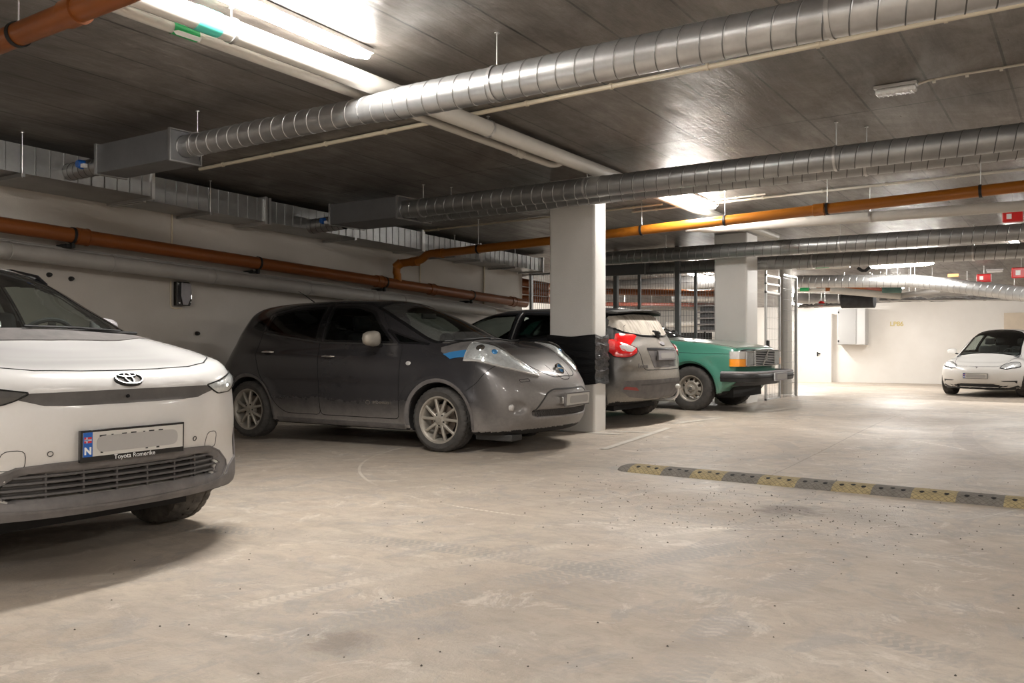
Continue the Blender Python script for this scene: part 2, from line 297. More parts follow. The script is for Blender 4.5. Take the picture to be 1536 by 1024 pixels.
def sm(pts, n=5, closed=True):   # Catmull-Rom through the points
    P = [Vector((*p, 0)) for p in pts]; L = len(P); out = []
    for i in range(L if closed else L - 1):
        g = lambda k: P[k % L] if closed else P[max(0, min(L - 1, k))]
        a, b, c, d = g(i - 1), g(i), g(i + 1), g(i + 2)
        for j in range(n):
            t = j / n; q = .5 * ((2 * b) + (-a + c) * t + (2 * a - 5 * b + 4 * c - d) * t * t + (-a + 3 * b - 3 * c + d) * t ** 3); out.append((q.x, q.y))
    if not closed: out.append(pts[-1])
    return out
def rnd(pts, r=.02, n=3):       # polygon with rounded corners
    out = []; L = len(pts)
    for i in range(L):
        p = Vector(pts[i]); a = Vector(pts[i - 1]); b = Vector(pts[(i + 1) % L])
        ra = min(r, (a - p).length * .45); rb = min(r, (b - p).length * .45)
        s = p + (a - p).normalized() * ra; e = p + (b - p).normalized() * rb
        for j in range(n + 1):
            t = j / n; q = (1 - t) ** 2 * s + 2 * t * (1 - t) * p + t * t * e; out.append((q.x, q.y))
    return out
def inpoly(P, x, y):
    x = np.asarray(x); y = np.asarray(y); r = np.zeros(x.shape, bool); L = len(P)
    for i in range(L):
        x1, y1 = P[i]; x2, y2 = P[(i + 1) % L]
        if y1 == y2: continue
        c = ((y1 > y) != (y2 > y)) & (x < (x2 - x1) * (y - y1) / (y2 - y1) + x1); r ^= c
    return r
def segdist(P, x, y, closed=True):
    d = np.full(np.shape(x), 9.); L = len(P)
    for i in range(L if closed else L - 1):
        x1, y1 = P[i]; x2, y2 = P[(i + 1) % L]; l = (x2 - x1) ** 2 + (y2 - y1) ** 2 + 1e-12
        t = np.clip(((x - x1) * (x2 - x1) + (y - y1) * (y2 - y1)) / l, 0, 1); d = np.minimum(d, np.hypot(x - x1 - t * (x2 - x1), y - y1 - t * (y2 - y1)))
    return d
class Skin:
    """finished bodywork; lays outlines on it. views: 'L'/'R' side (x,z), 'F'/'K' front and rear (y,z), 'T' top (x,y)"""
    def __init__(s, V, Fq): s.bvh = BVHTree.FromPolygons([tuple(v) for v in V], [tuple(f) for f in Fq])
    def hit(s, view, a, b):
        if view == 'R': o, d = Vector((a, -2, b)), Vector((0, 1, 0))
        elif view == 'L': o, d = Vector((a, 2, b)), Vector((0, -1, 0))
        elif view == 'F': o, d = Vector((3, a, b)), Vector((-1, 0, 0))
        elif view == 'K': o, d = Vector((-6, a, b)), Vector((1, 0, 0))
        else: o, d = Vector((a, b, 3)), Vector((0, 0, -1))
        h = s.bvh.ray_cast(o, d)
        if h[0] is None:
            q = o + d * {'R': 1.1, 'L': 1.1, 'F': 2.1, 'K': 2.6, 'T': 2}[view]; h = s.bvh.find_nearest(q)
            return h[0], h[1]
        n = h[1]; return h[0], (n if n.dot(d) < 0 else -n)
    def flat(s, P, res):
        bm = B(); bm.faces.new([bm.verts.new((*p, 0)) for p in P])
        xs = [p[0] for p in P]; ys = [p[1] for p in P]
        for ax, lo, hi in ((0, min(xs), max(xs)), (1, min(ys), max(ys))):
            k = max(1, int((hi - lo) / res))
            for i in range(1, k):
                c = [0, 0, 0]; c[ax] = lo + (hi - lo) * i / k; n = [0, 0, 0]; n[ax] = 1
                bmesh.ops.bisect_plane(bm, geom=bm.verts[:] + bm.edges[:] + bm.faces[:], plane_co=c, plane_no=n, dist=1e-5)
        return bm
    def lay(s, name, bm, view, m, parent, off, th, P=None, bulge=0., bw=.05, smooth=True):
        xy = np.array([(v.co.x, v.co.y) for v in bm.verts]); dd = segdist(P, xy[:, 0], xy[:, 1]) if bulge else None
        top = {}
        nrm = {}
        for i, v in enumerate(bm.verts):
            p, n = s.hit(view, v.co.x, v.co.y); o = off
            if bulge: o += bulge * math.sin(min(1, dd[i] / bw) * PI / 2)
            top[v.index if False else i] = p + n * o; nrm[i] = n
        vs = list(bm.verts); edge = [e for e in bm.edges if len(e.link_faces) == 1]; idx = {v: i for i, v in enumerate(vs)}
        for i, v in enumerate(vs): v.co = top[i]
        if th > 0:
            low = {}
            for e in edge:
                for v in e.verts:
                    if v not in low: low[v] = bm.verts.new(v.co - nrm[idx[v]] * th)
            for e in edge:
                a, b = e.verts; bm.faces.new((a, b, low[b], low[a]))
        bm.normal_update(); k = 0
        for v in vs:
            k += v.normal.dot(nrm[idx[v]])
        if th <= 0 and k < 0: bmesh.ops.reverse_faces(bm, faces=bm.faces)
        o = obj(name, bm, m, parent, smooth, recalc=th > 0); return o
    def patch(s, name, P, view, m, parent, off=.002, th=.012, res=.04, bulge=0., bw=.05):
        return s.lay(name, s.flat(P, res), view, m, parent, off, th, P, bulge, bw)
    def stroke(s, name, P, view, m, parent, w=.006, closed=False, off=.0015, th=.006, res=.03, inner=None):
        # ribbon along a path; w is total width (or inner/outer offset for closed rims)
        Q = []
        L = len(P)
        for i in range(L if closed else L - 1):
            a = Vector(P[i]); b = Vector(P[(i + 1) % L]); k = max(1, int((b - a).length / res))
            for j in range(k): Q.append(a.lerp(b, j / k))
        if not closed: Q.append(Vector(P[-1]))
        n = len(Q); bm = B(); rows = []
        for i in range(n):
            a = Q[i - 1] if (closed or i > 0) else Q[i]; b = Q[(i + 1) % n] if (closed or i < n - 1) else Q[i]
            t = (b - a); t = t.normalized() if t.length > 1e-9 else Vector((1, 0)); nn = Vector((-t.y, t.x))
            w0, w1 = (w / 2, -w / 2) if inner is None else inner
            rows.append([bm.verts.new((*(Q[i] + nn * (w0 + (w1 - w0) * q)), 0)) for q in (0, .5, 1)])
        for i in range(n if closed else n - 1):
            a, b = rows[i], rows[(i + 1) % n]
            for q in (0, 1): bm.faces.new((a[q], a[q + 1], b[q + 1], b[q]))
        return s.lay(name, bm, view, m, parent, off, th)
# ------------------------------------------------------------------ car bodies: a solid described by its outlines, meshed on a fine grid
def smax(a, b, k):
    h = np.maximum(k - np.abs(a - b), 0) / k; return np.maximum(a, b) + h * h * k * .25
def smin(a, b, k): return -smax(-a, -b, k)
def body_mesh(s, h=.02):
    x0, x1 = s['len']; W0 = s['w'] + .08; z1 = s['h'] + .06
    xs = np.arange(x0 - .06, x1 + .06, h); ys = np.arange(-W0, W0 + h, h); zs = np.arange(.08, z1, h)
    x = xs[:, None, None]; ys_ = ys[None, :, None]; y = np.abs(ys_); z = zs[None, None, :]
    hw = s['w']
    def slope(p, q):
        e = .02; return 1 / np.sqrt(1 + ((interp(p, q + e) - interp(p, q - e)) / (2 * e)) ** 2)
    top = interp(s['low'], x) - s.get('crown', .06) * (y / hw) ** s.get('cpow', 2.5)
    for (am, yp, wd, a, b, c, d) in s.get('ridge', ()):
        top = top + am * np.exp(-((y - yp) / wd) ** 2) * sstep(a, b, x) * (1 - sstep(c, d, x))
    gt = (z - top) * slope(s['low'], x)
    W = interp(s['plan'], x) - interp(s['side'], z)
    ds = []
    for (xa, za, ra, fl) in s['arch']:
        d = np.sqrt((x - xa) ** 2 + (z - za) ** 2); ds.append((d, ra)); W = W + fl * np.exp(-((d - ra - .04) / .07) ** 2)
    for (am, za, wd, a, b) in s.get('crease', ()):
        W = W + am * np.exp(-((z - za) / wd) ** 2) * sstep(a, a + .3, x) * (1 - sstep(b - .3, b, x))
    nb, npow = s['bow']; F = interp(s['front'], z) - nb * (y / hw) ** npow
    rb, rpow = s['rbow']; R = interp(s['rear'], z) + rb * (y / hw) ** rpow
    G = smax(gt, y - W, s.get('kt', .12)); G = smax(G, (x - F) * .92, s.get('kf', .12)); G = smax(G, (R - x) * .92, s.get('kr', .10))
    G = smax(G, interp(s['bot'], x) - z, .05)
    wb, wr = s['wbow']; xm = s['xm']; rf = s['roof']; s['roof'] = [(rf[0][0] - .12, -1.5)] + rf + [(rf[-1][0] + .15, rf[-1][1] - .14), (rf[-1][0] + .35, -1.5)]
    xr = np.where(x > xm, x + wb * y ** 2, x - wr * y ** 2)
    gr = (z - interp(s['roof'], xr) + s.get('rcrown', .06) * (y / .6) ** 2) * slope(s['roof'], xr)
    zb = s['belt']; Wg = interp(s['gplan'], x) - np.maximum(z - zb, -.2) * s['tum'] - np.maximum(z - zb, 0) ** 2 * s.get('tum2', .35)
    gh = np.maximum(smax(gr, y - Wg, s.get('kg', .10)), .72 - z); G = smin(G, gh, s.get('kb', .05))
    for e in s.get('extra', ()): G = e(x, ys_, y, z, G)
    for d, ra in ds: G = np.maximum(G, np.minimum(ra - d, y - (hw - .33)))
    G = (G + np.zeros((len(xs), len(ys), len(zs)))).astype(np.float32)
    # surface nets
    S = G < 0; cnt = np.zeros(tuple(n - 1 for n in G.shape), np.int8); acc = np.zeros(cnt.shape + (3,), np.float32)
    nx, ny, nz = G.shape
    corners = [(i, j, k) for i in (0, 1) for j in (0, 1) for k in (0, 1)]
    sl = lambda c, n: tuple(slice(c[i], n[i] - 1 + c[i]) for i in range(3))
    for a in corners:
        for ax in range(3):
            if a[ax]: continue
            b = list(a); b[ax] = 1
            ga, gb = G[sl(a, G.shape)], G[sl(b, G.shape)]; cr = (ga < 0) != (gb < 0)
            t = np.where(cr, ga / np.where(cr, ga - gb, 1), 0); cnt += cr
            for q in range(3): acc[..., q] += np.where(cr, (t if q == ax else a[q]), 0)
    act = cnt > 0; idx = -np.ones(cnt.shape, int); idx[act] = np.arange(act.sum())
    I = np.argwhere(act); V = acc[act] / cnt[act][:, None] + I
    V = V * h + np.array([xs[0], ys[0], zs[0]])
    Fs = []
    for ax in range(3):
        o1, o2 = (ax + 1) % 3, (ax + 2) % 3
        a = [slice(None)] * 3; b = [slice(None)] * 3; a[ax] = slice(0, -1); b[ax] = slice(1, None)
        cr = S[tuple(a)] != S[tuple(b)]; E = np.argwhere(cr)
        E = E[(E[:, o1] > 0) & (E[:, o2] > 0) & (E[:, o1] < G.shape[o1] - 1) & (E[:, o2] < G.shape[o2] - 1)]
        ins = S[tuple(E.T)]
        def g(d1, d2):
            q = E.copy(); q[:, o1] += d1; q[:, o2] += d2; return idx[tuple(q.T)]
        q = np.stack([g(-1, -1), g(0, -1), g(0, 0), g(-1, 0)], 1)
        q[~ins] = q[~ins][:, ::-1]; Fs.append(q)
    Fq = np.concatenate(Fs)
    # light relaxation
    ed = np.concatenate([Fq[:, [i, (i + 1) % 4]] for i in range(4)])
    for _ in range(s.get('relax', 3)):
        A = np.zeros_like(V); n = np.zeros(len(V)); np.add.at(A, ed[:, 0], V[ed[:, 1]]); np.add.at(n, ed[:, 0], 1)
        np.add.at(A, ed[:, 1], V[ed[:, 0]]); np.add.at(n, ed[:, 1], 1); V = V * .5 + A / n[:, None] * .5
    return V, Fq
def vnormals(V, Fq):
    n = np.cross(V[Fq[:, 2]] - V[Fq[:, 0]], V[Fq[:, 3]] - V[Fq[:, 1]]); N = np.zeros_like(V)
    for i in range(4): np.add.at(N, Fq[:, i], n)
    return N / np.maximum(np.linalg.norm(N, axis=1), 1e-9)[:, None], n
def sub(name, V, Fs, Nn, m, parent, flip=False):
    u, inv = np.unique(Fs, return_inverse=True); f = inv.reshape(Fs.shape)
    if flip: f = f[:, ::-1]
    me = bpy.data.meshes.new(name); me.from_pydata(V[u].tolist(), [], f.tolist()); me.update()
    me.polygons.foreach_set('use_smooth', [True] * len(f))
    if not flip: me.normals_split_custom_set_from_vertices(Nn[u].tolist())
    return link(name, me, parent, m)
def axes(V, view):
    return (V[:, 0], V[:, 2]) if view in 'RL' else ((V[:, 1], V[:, 2]) if view in 'FK' else (V[:, 0], V[:, 1]))
def side_ok(cen, n, view):
    return {'R': cen[:, 1] < -.3, 'L': cen[:, 1] > .3, 'F': n[:, 0] > 0.05, 'K': n[:, 0] < -.05, 'T': n[:, 2] > 0.05}[view]
def car_shell(s, root, paintm, holes, panels, h=.02):
    V, Fq = body_mesh(s, h); Nn, fn = vnormals(V, Fq); sk = Skin(V, Fq)
    cen = V[Fq].mean(1); fn = fn / np.maximum(np.linalg.norm(fn, axis=1), 1e-12)[:, None]; keep = np.ones(len(Fq), bool)
    for view, P in holes:
        a, b = axes(cen, view); ok = inpoly(P, a, b) & side_ok(cen, fn, view)
        keep &= ~ok
    owner = np.zeros(len(Fq), int)
    for i, (name, view, P, cond) in enumerate(panels):
        a, b = axes(cen, view); ok = inpoly(P, a, b) & side_ok(cen, fn, view) & (owner == 0)
        if cond is not None: ok &= cond(cen)
        owner[ok] = i + 1
    # inside of arches and underside are bare black liner
    und = (fn[:, 2] / np.maximum(np.linalg.norm(fn, axis=1), 1e-12) < -.6) & (cen[:, 2] < .3)
    for (xa, za, ra, fl) in s['arch']:
        und |= (np.hypot(cen[:, 0] - xa, cen[:, 2] - za) < ra + .014) & (np.abs(cen[:, 1]) < s['w'] - .02) & ((np.abs(fn[:, 1]) < .75) | (np.abs(cen[:, 1]) < s['w'] - .2))
    out = {'body': sub('body', V, Fq[keep & (owner == 0) & ~und], Nn, paintm, root), }
    for (xa, za, ra, fl) in s['arch']:
        for sg in (-1, 1):
            k = und & (np.hypot(cen[:, 0] - xa, cen[:, 2] - za) < ra + .012) & (np.abs(cen[:, 1]) < s['w'] - .03) & (cen[:, 1] * sg > 0)
            sub('wheel_arch_liner', V, Fq[keep & k], Nn, 'void', root); und2 = k if (xa == s['arch'][0][0] and sg == -1) else (und2 | k)
    sub('underbody', V, Fq[keep & und & ~und2], Nn, 'void', root)
    for i, (name, view, P, cond) in enumerate(panels):
        out.setdefault(name, sub(name, V, Fq[keep & (owner == i + 1) & ~und], Nn, paintm, root))
    inn = keep & (cen[:, 2] > .45) & ~und
    sub('interior_lining', V - Nn * .028, Fq[inn], Nn, 'interior', root, flip=True)
    return sk, out
def wheel(parent, x, y, z, side, R, rimR, w, style, rimmat='alloy', tyremat='rubber', steer=0., rot=0.):
    """outer face looks towards side*y; rim is the wheel part, tyre and bolts are its sub-parts"""
    mt = Matrix.Translation((x, y, z)) @ Matrix.Rotation(steer, 4, 'Z') @ (Matrix.Identity(4) if side > 0 else Matrix.Rotation(PI, 4, 'Z'))
    bm = B()      # local: outer face at t = 0, inner at t = -w
    lathe(bm, [(rimR - .012, -.004), (rimR + .004, 0), (rimR + .006, -.006), (rimR - .016, -.02), (rimR - .030, -.05), (rimR - .034, -w + .02), (rimR + .004, -w)], 64, 'y')
    if style == 'ten':
        lathe(bm, [(.001, -.012), (.034, -.012), (.05, -.016), (.082, -.03), (.086, -.06), (.02, -.06)], 40, 'y')
        for k in range(5):
            for dd in (-1, 1):
                a0 = 2 * PI * k / 5 + rot + dd * .16; a1 = 2 * PI * k / 5 + rot + dd * .30
                P0 = Vector((math.cos(a0) * .05, 0, math.sin(a0) * .05)); P1 = Vector((math.cos(a1) * (rimR - .012), 0, math.sin(a1) * (rimR - .012)))
                d = (P1 - P0).normalized(); s_ = Vector((-d.z, 0, d.x)); prev = None
                for i in range(7):
                    t = i / 6; c = P0.lerp(P1, t); wd = .017 - .004 * t + (.005 if i == 6 else 0); yo = -.018 + .006 * math.sin(t * PI) - (.004 * t)
                    ring = [bm.verts.new(c + s_ * a + Vector((0, b, 0))) for a, b in ((-wd, yo - .007), (-wd * .5, yo), (wd * .5, yo), (wd, yo - .007), (wd * .8, yo - .035), (-wd * .8, yo - .035))]
                    if prev:
                        for j in range(6): bm.faces.new((prev[j], prev[(j + 1) % 6], ring[(j + 1) % 6], ring[j]))
                    prev = ring
    elif style == 'steel':
        R0 = rimR - .03
        rs = lathe(bm, [(.001, .006), (.030, .006), (.034, 0), (.036, -.012), (.060, -.022), (.085, -.014), (.100, -.012), (.112, -.030), (R0 - .012, -.05), (R0, -.03)], 60, 'y')
        dl = []
        for f in list(bm.faces):
            c = f.calc_center_median(); r = math.hypot(c.x, c.z); a = math.degrees(math.atan2(c.z, c.x)) % 36
            if .112 < r < R0 - .012 and abs(c.y + .04) < .012 and 9 < a < 27: dl.append(f)
        bmesh.ops.delete(bm, geom=dl, context='FACES')
    else:
        lathe(bm, [(.001, -.012), (.04, -.014), (.07, -.03), (.07, -.07)], 40, 'y')
        for k in range(5):
            a = 2 * PI * k / 5 + rot; prev = None
            for i in range(5):
                t = i / 4; r = .04 + (rimR - .05) * t; c = Vector((math.cos(a) * r, 0, math.sin(a) * r)); s_ = Vector((-math.sin(a), 0, math.cos(a))); wd = .028 + .012 * t; yo = -.02 - .006 * t
                ring = [bm.verts.new(c + s_ * p + Vector((0, q, 0))) for p, q in ((-wd, yo - .01), (-wd * .5, yo), (wd * .5, yo), (wd, yo - .01), (wd * .7, yo - .04), (-wd * .7, yo - .04))]
                if prev:
                    for j in range(6): bm.faces.new((prev[j], prev[(j + 1) % 6], ring[(j + 1) % 6], ring[j]))
                prev = ring
    bm.transform(mt); wh = obj('wheel', bm, rimmat, parent)
    # tyre with tread blocks
    bm = B(); n = 144; prof = [(rimR - .004, -.006, 0), (rimR + .012, .002, 0), (rimR + .05, .010, 0), (R - .035, .006, 0), (R - .012, -.006, 1), (R - .003, -.016, 1), (R, -.03, 1), (R, -.052, 2), (R - .008, -.058, 3), (R, -.064, 4), (R + .001, -w / 2 - .008, 4), (R - .008, -w / 2 - .004, 3), (R - .008, -w / 2 + .004, 3), (R, -w / 2 + .008, 4), (R, -w + .06, 2), (R, -w + .03, 1), (R - .012, -w + .006, 1), (R - .05, -w - .006, 0), (rimR - .004, -w, 0)]
    rings = []
    for r, t, k in prof:
        ring = []
        for j in range(n):
            q = r; ph = j + (2 if k in (2, 4) else 0)
            if k in (1, 2) and ph % 4 == 0: q -= .008
            if k == 4 and (ph + int(abs(t) * 50)) % 4 == 0: q -= .007
            a = 2 * PI * j / n; ring.append(bm.verts.new((q * math.cos(a), t, q * math.sin(a))))
        rings.append(ring)
    for a, b in zip(rings, rings[1:]):
        for j in range(n): bm.faces.new((a[j], a[(j + 1) % n], b[(j + 1) % n], b[j]))
    for v in bm.verts:      # the tyre bulges where it stands
        if v.co.z < -(R - .008): v.co.z = -(R - .008)
    bm.transform(mt); obj('tyre', bm, tyremat, wh)
    bm = B(); disc(bm, rimR * .66, -.095, 40); disc(bm, .07, -.085, 30, d=.05); bm.transform(mt); obj('brake_disc', bm, 'rotor', wh)
    if style in ('ten', 'steel', 'five'):
        for k in range(5):
            a = 2 * PI * (k + .5) / 5 + rot; bm = B(); r_ = .056 if style != 'steel' else .049
            disc(bm, .0085, -.022 if style == 'ten' else -.012, 12, c=(math.cos(a) * r_, math.sin(a) * r_), d=.008); bm.transform(mt); obj('wheel_bolt', bm, 'iron' if style == 'ten' else 'steel', wh)
        bm = B(); disc(bm, .026, -.012 if style == 'ten' else .0, 24, d=.006); bm.transform(mt); obj('centre_cap', bm, rimmat if style == 'ten' else 'steel', wh)
    return wh
def interior(root, seats, wheelpos, dash, w):
    for (x, y, z, k) in seats:
        bm = B(); box(bm, x - .25, x + .27, y - .25, y + .25, z - .15, z + .02); st = obj('seat', bm, 'fabric', root, bevel=.05)
        m4 = Matrix.Translation((x - .27, y, z)) @ Matrix.Rotation(math.radians(-16), 4, 'Y')
        bm = B(); box(bm, -.07, .06, -.24, .24, -.02, .60, m4); obj('backrest', bm, 'fabric', st, bevel=.05)
        bm = B(); box(bm, -.05, .05, -.12, .12, .64, .80, m4); obj('headrest', bm, 'fabric', st, bevel=.04)
    x, y, z = wheelpos; bm = B(); mt = Matrix.Translation((x, y, z)) @ Matrix.Rotation(math.radians(-62), 4, 'Y')
    n, k = 32, 8; rg = []
    for i in range(n):
        a = 2 * PI * i / n; rg.append([bm.verts.new(mt @ Vector(((.185 + .015 * math.cos(2 * PI * j / k)) * math.cos(a), (.185 + .015 * math.cos(2 * PI * j / k)) * math.sin(a), .015 * math.sin(2 * PI * j / k)))) for j in range(k)])
    for i in range(n):
        for j in range(k): bm.faces.new((rg[i][j], rg[i][(j + 1) % k], rg[(i + 1) % n][(j + 1) % k], rg[(i + 1) % n][j]))
    box(bm, -.17, .17, -.022, .022, -.02, -.005, mt); box(bm, -.06, .06, -.07, .07, -.03, .01, mt); obj('steering_wheel', bm, 'interior', root)
    x0, x1, z0, z1 = dash; bm = B()
    pr = [(x0, z0 - .25), (x0 - .02, z0 - .05), (x0 + .06, z1), (x0 + .25, z1 + .012), (x1, z0), (x1, z0 - .25)]
    a = [bm.verts.new((p[0], -w, p[1])) for p in pr]; b = [bm.verts.new((p[0], w, p[1])) for p in pr]
    for i in range(len(pr)): j = (i + 1) % len(pr); bm.faces.new((a[i], a[j], b[j], b[i]))
    bm.faces.new(a[::-1]); bm.faces.new(b); obj('dashboard', bm, 'dash', root)
def mirror_housing(root, x, y, z, side, m, s=1., name='door_mirror'):
    bm = B(); bmesh.ops.create_icosphere(bm, subdivisions=3, radius=1)
    for v in bm.verts:
        p = v.co.copy(); p = Vector([math.copysign(abs(c) ** .72, c) for c in p]); k = 1 if p.x > 0 else .55
        v.co = Vector((x + p.x * .065 * s * k, y + side * p.y * .115 * s, z + p.z * .075 * s * (1 - .15 * p.y)))
        if p.x < -.3: v.co.x = x - .02 * s
    o = obj(name, bm, m, root)
    bm = B(); tube(bm, [(x + .01, y - side * .17 * s, z - .07 * s), (x + .01, y - side * .07 * s, z - .05 * s)], .022 * s, 10); obj('mirror_arm', bm, 'black', o)
    return o
def wiper(root, pts, view_skin, view='T'):
    ps = []
    for a, b in pts:
        p, n = view_skin.hit(view, a, b); ps.append(p + n * .022)
    bm = B(); tube(bm, ps, .007, 8); w = obj('wiper_arm', bm, 'black', root)
    bm = B(); d = (ps[-1] - ps[0]).normalized(); tube(bm, [ps[-1] - d * .32 - Vector((0, 0, .01)), ps[-1] + d * .12 - Vector((0, 0, .01))], .009, 8); obj('wiper_blade', bm, 'black', w)
def place_on(sk, view, a, b, off=0.):
    p, n = sk.hit(view, a, b); return p + n * off, n
def frame_at(p, n, up=Vector((0, 0, 1))):
    z = n.normalized(); x = up.cross(z).normalized(); y = z.cross(x); m = Matrix((x, y, z)).transposed().to_4x4(); m.translation = p; return m
def numplate(root, p, n, w=.52, hgt=.115, blue=True, grey=True, holder='black', rim=.012, low=.0, tx=None, platem='plate'):
    m = frame_at(p, n); bm = B(); box(bm, -w / 2 - rim, w / 2 + rim, -hgt / 2 - rim - low, hgt / 2 + rim, -.012, .010, m); h = obj('plate_holder', bm, holder, root, bevel=.003)
    bm = B(); box(bm, -w / 2, w / 2, -hgt / 2, hgt / 2, .0102, .0125, m); pl = obj('number_plate', bm, platem, h)
    if blue:
        bm = B(); box(bm, -w / 2, -w / 2 + .045, -hgt / 2, hgt / 2, .0127, .0135, m); obj('country_band', bm, 'blue', pl) if False else obj('country_band', bm, 'blue', h)
        text('N', .045, h, 'white', m @ Matrix.Translation((-w / 2 + .0225, -hgt / 2 + .026, .0138)), 'country_letter', .0004, .002)
        bm = B(); fx, fy = -w / 2 + .005, .008; box(bm, fx, fx + .035, fy, fy + .027, .0138, .0142, m); obj('flag', bm, 'flagred', h)
        bm = B(); box(bm, fx + .009, fx + .0155, fy, fy + .027, .0144, .0147, m); box(bm, fx, fx + .035, fy + .010, fy + .017, .0144, .0147, m); obj('flag_cross', bm, 'white', h)
        bm = B(); box(bm, fx + .011, fx + .0138, fy, fy + .027, .0149, .0151, m); box(bm, fx, fx + .035, fy + .0122, fy + .015, .0149, .0151, m); obj('flag_stripe', bm, 'blue', h)
    if grey:      # the registration is blanked by a rounded grey patch
        bm = B(); P = rnd([(-w / 2 + .065, -hgt / 2 + .016), (w / 2 - .03, -hgt / 2 + .016), (w / 2 - .03, hgt / 2 - .02), (-w / 2 + .065, hgt / 2 - .02)], .04, 5)
        f = [bm.verts.new(m @ Vector((*q, .0130))) for q in P]; g = [bm.verts.new(m @ Vector((*q, .0142))) for q in P]; bm.faces.new(g)
        for i in range(len(P)): bm.faces.new((f[i], f[i - 1], g[i - 1], g[i]))
        obj('blank_patch', bm, 'plategrey', h)
    if tx: text(tx, .030, h, 'white', m @ Matrix.Translation((.0, -hgt / 2 - rim - low / 2 + .004, .0108)), 'dealer_lettering', .0004)
    return h
def ellipse(a, b, n=40, c=(0, 0)): return [(c[0] + a * math.cos(2 * PI * i / n), c[1] + b * math.sin(2 * PI * i / n)) for i in range(n)]
def flat_ring(bm, m, a, b, w, z0=.0, z1=.006, c=(0, 0), n=40):
    rr = []
    for i in range(n):
        t = 2 * PI * i / n; r = []
        for (aa, bb, zz) in ((a, b, z0), (a, b, z1), (a - w, b - w, z1), (a - w, b - w, z0)): r.append(bm.verts.new(m @ Vector((c[0] + aa * math.cos(t), c[1] + bb * math.sin(t), zz))))
        rr.append(r)
    for i in range(n):
        for j in range(4): bm.faces.new((rr[i][j], rr[i][(j + 1) % 4], rr[(i + 1) % n][(j + 1) % 4], rr[(i + 1) % n][j]))
def mirrorP(P): return [(-a, b) for a, b in P][::-1]
def inset(P, d):      # pull an outline inwards by d
    A = sum(P[i - 1][0] * P[i][1] - P[i][0] * P[i - 1][1] for i in range(len(P))); sg = 1 if A > 0 else -1; out = []
    for i in range(len(P)):
        a, p, b = Vector(P[i - 1]), Vector(P[i]), Vector(P[(i + 1) % len(P)])
        n1 = Vector((-(p - a).y, (p - a).x)); n2 = Vector((-(b - p).y, (b - p).x))
        n = (n1.normalized() if n1.length else n1) + (n2.normalized() if n2.length else n2); n = n.normalized() if n.length > 1e-6 else n1.normalized()
        out.append((p.x + n.x * d * sg, p.y + n.y * d * sg))
    return out
def window(sk, root, name, P, view, m='winglass', frit=.03, part='window_seal', off=.001):
    g = sk.patch(name, P, view, m, root, off, .0, .05)
    A = sum(P[i - 1][0] * P[i][1] - P[i][0] * P[i - 1][1] for i in range(len(P)))
    sk.stroke(part, P, view, 'frit', g, closed=True, off=.0035, th=.012, inner=((-.004, frit) if A > 0 else (.004, -frit)))
    return g
def fx(s, y, z):    # how far forward the nose reaches
    return float(interp(s['front'], np.array(z)) - s['bow'][0] * (abs(y) / s['w']) ** s['bow'][1])
def slat(bm, s, y0, y1, z, h, dep, back=.02, n=24, ztilt=0.):
    prev = None
    for i in range(n + 1):
        y = y0 + (y1 - y0) * i / n; x = fx(s, y, z) - back
        r = [bm.verts.new(p) for p in ((x, y, z + h / 2), (x + .004, y, z - h / 2), (x - dep, y, z - h / 2 + ztilt), (x - dep, y, z + h / 2 + ztilt))]
        if prev:
            for j in range(4): bm.faces.new((prev[j], prev[(j + 1) % 4], r[(j + 1) % 4], r[j]))
        else: bm.faces.new(r)
        prev = r
    bm.faces.new(prev[::-1])
def pocket(s, hwf, z0, z1, dep):
    def e(x, ys, y, z, G):
        F = interp(s['front'], z) - s['bow'][0] * (y / s['w']) ** s['bow'][1]
        return np.maximum(G, np.minimum(np.minimum(interp(hwf, z) - y, np.minimum(z - z0, z1 - z)), x - (F - dep)))
    return e
def handle(sk, root, view, a, b, m, w=.16, name='door_handle'):
    p, n = sk.hit(view, a, b); sg = -1 if view == 'R' else 1
    bm = B(); pts = [(a - w / 2, p.y, b - .004), (a - w / 2 + .02, p.y + sg * .028, b), (a, p.y + sg * .04, b + .004), (a + w / 2 - .02, p.y + sg * .030, b + .004), (a + w / 2, p.y, b + .002)]
    tube(bm, pts, [.010, .015, .015, .015, .011], 10); return obj(name, bm, m, root)
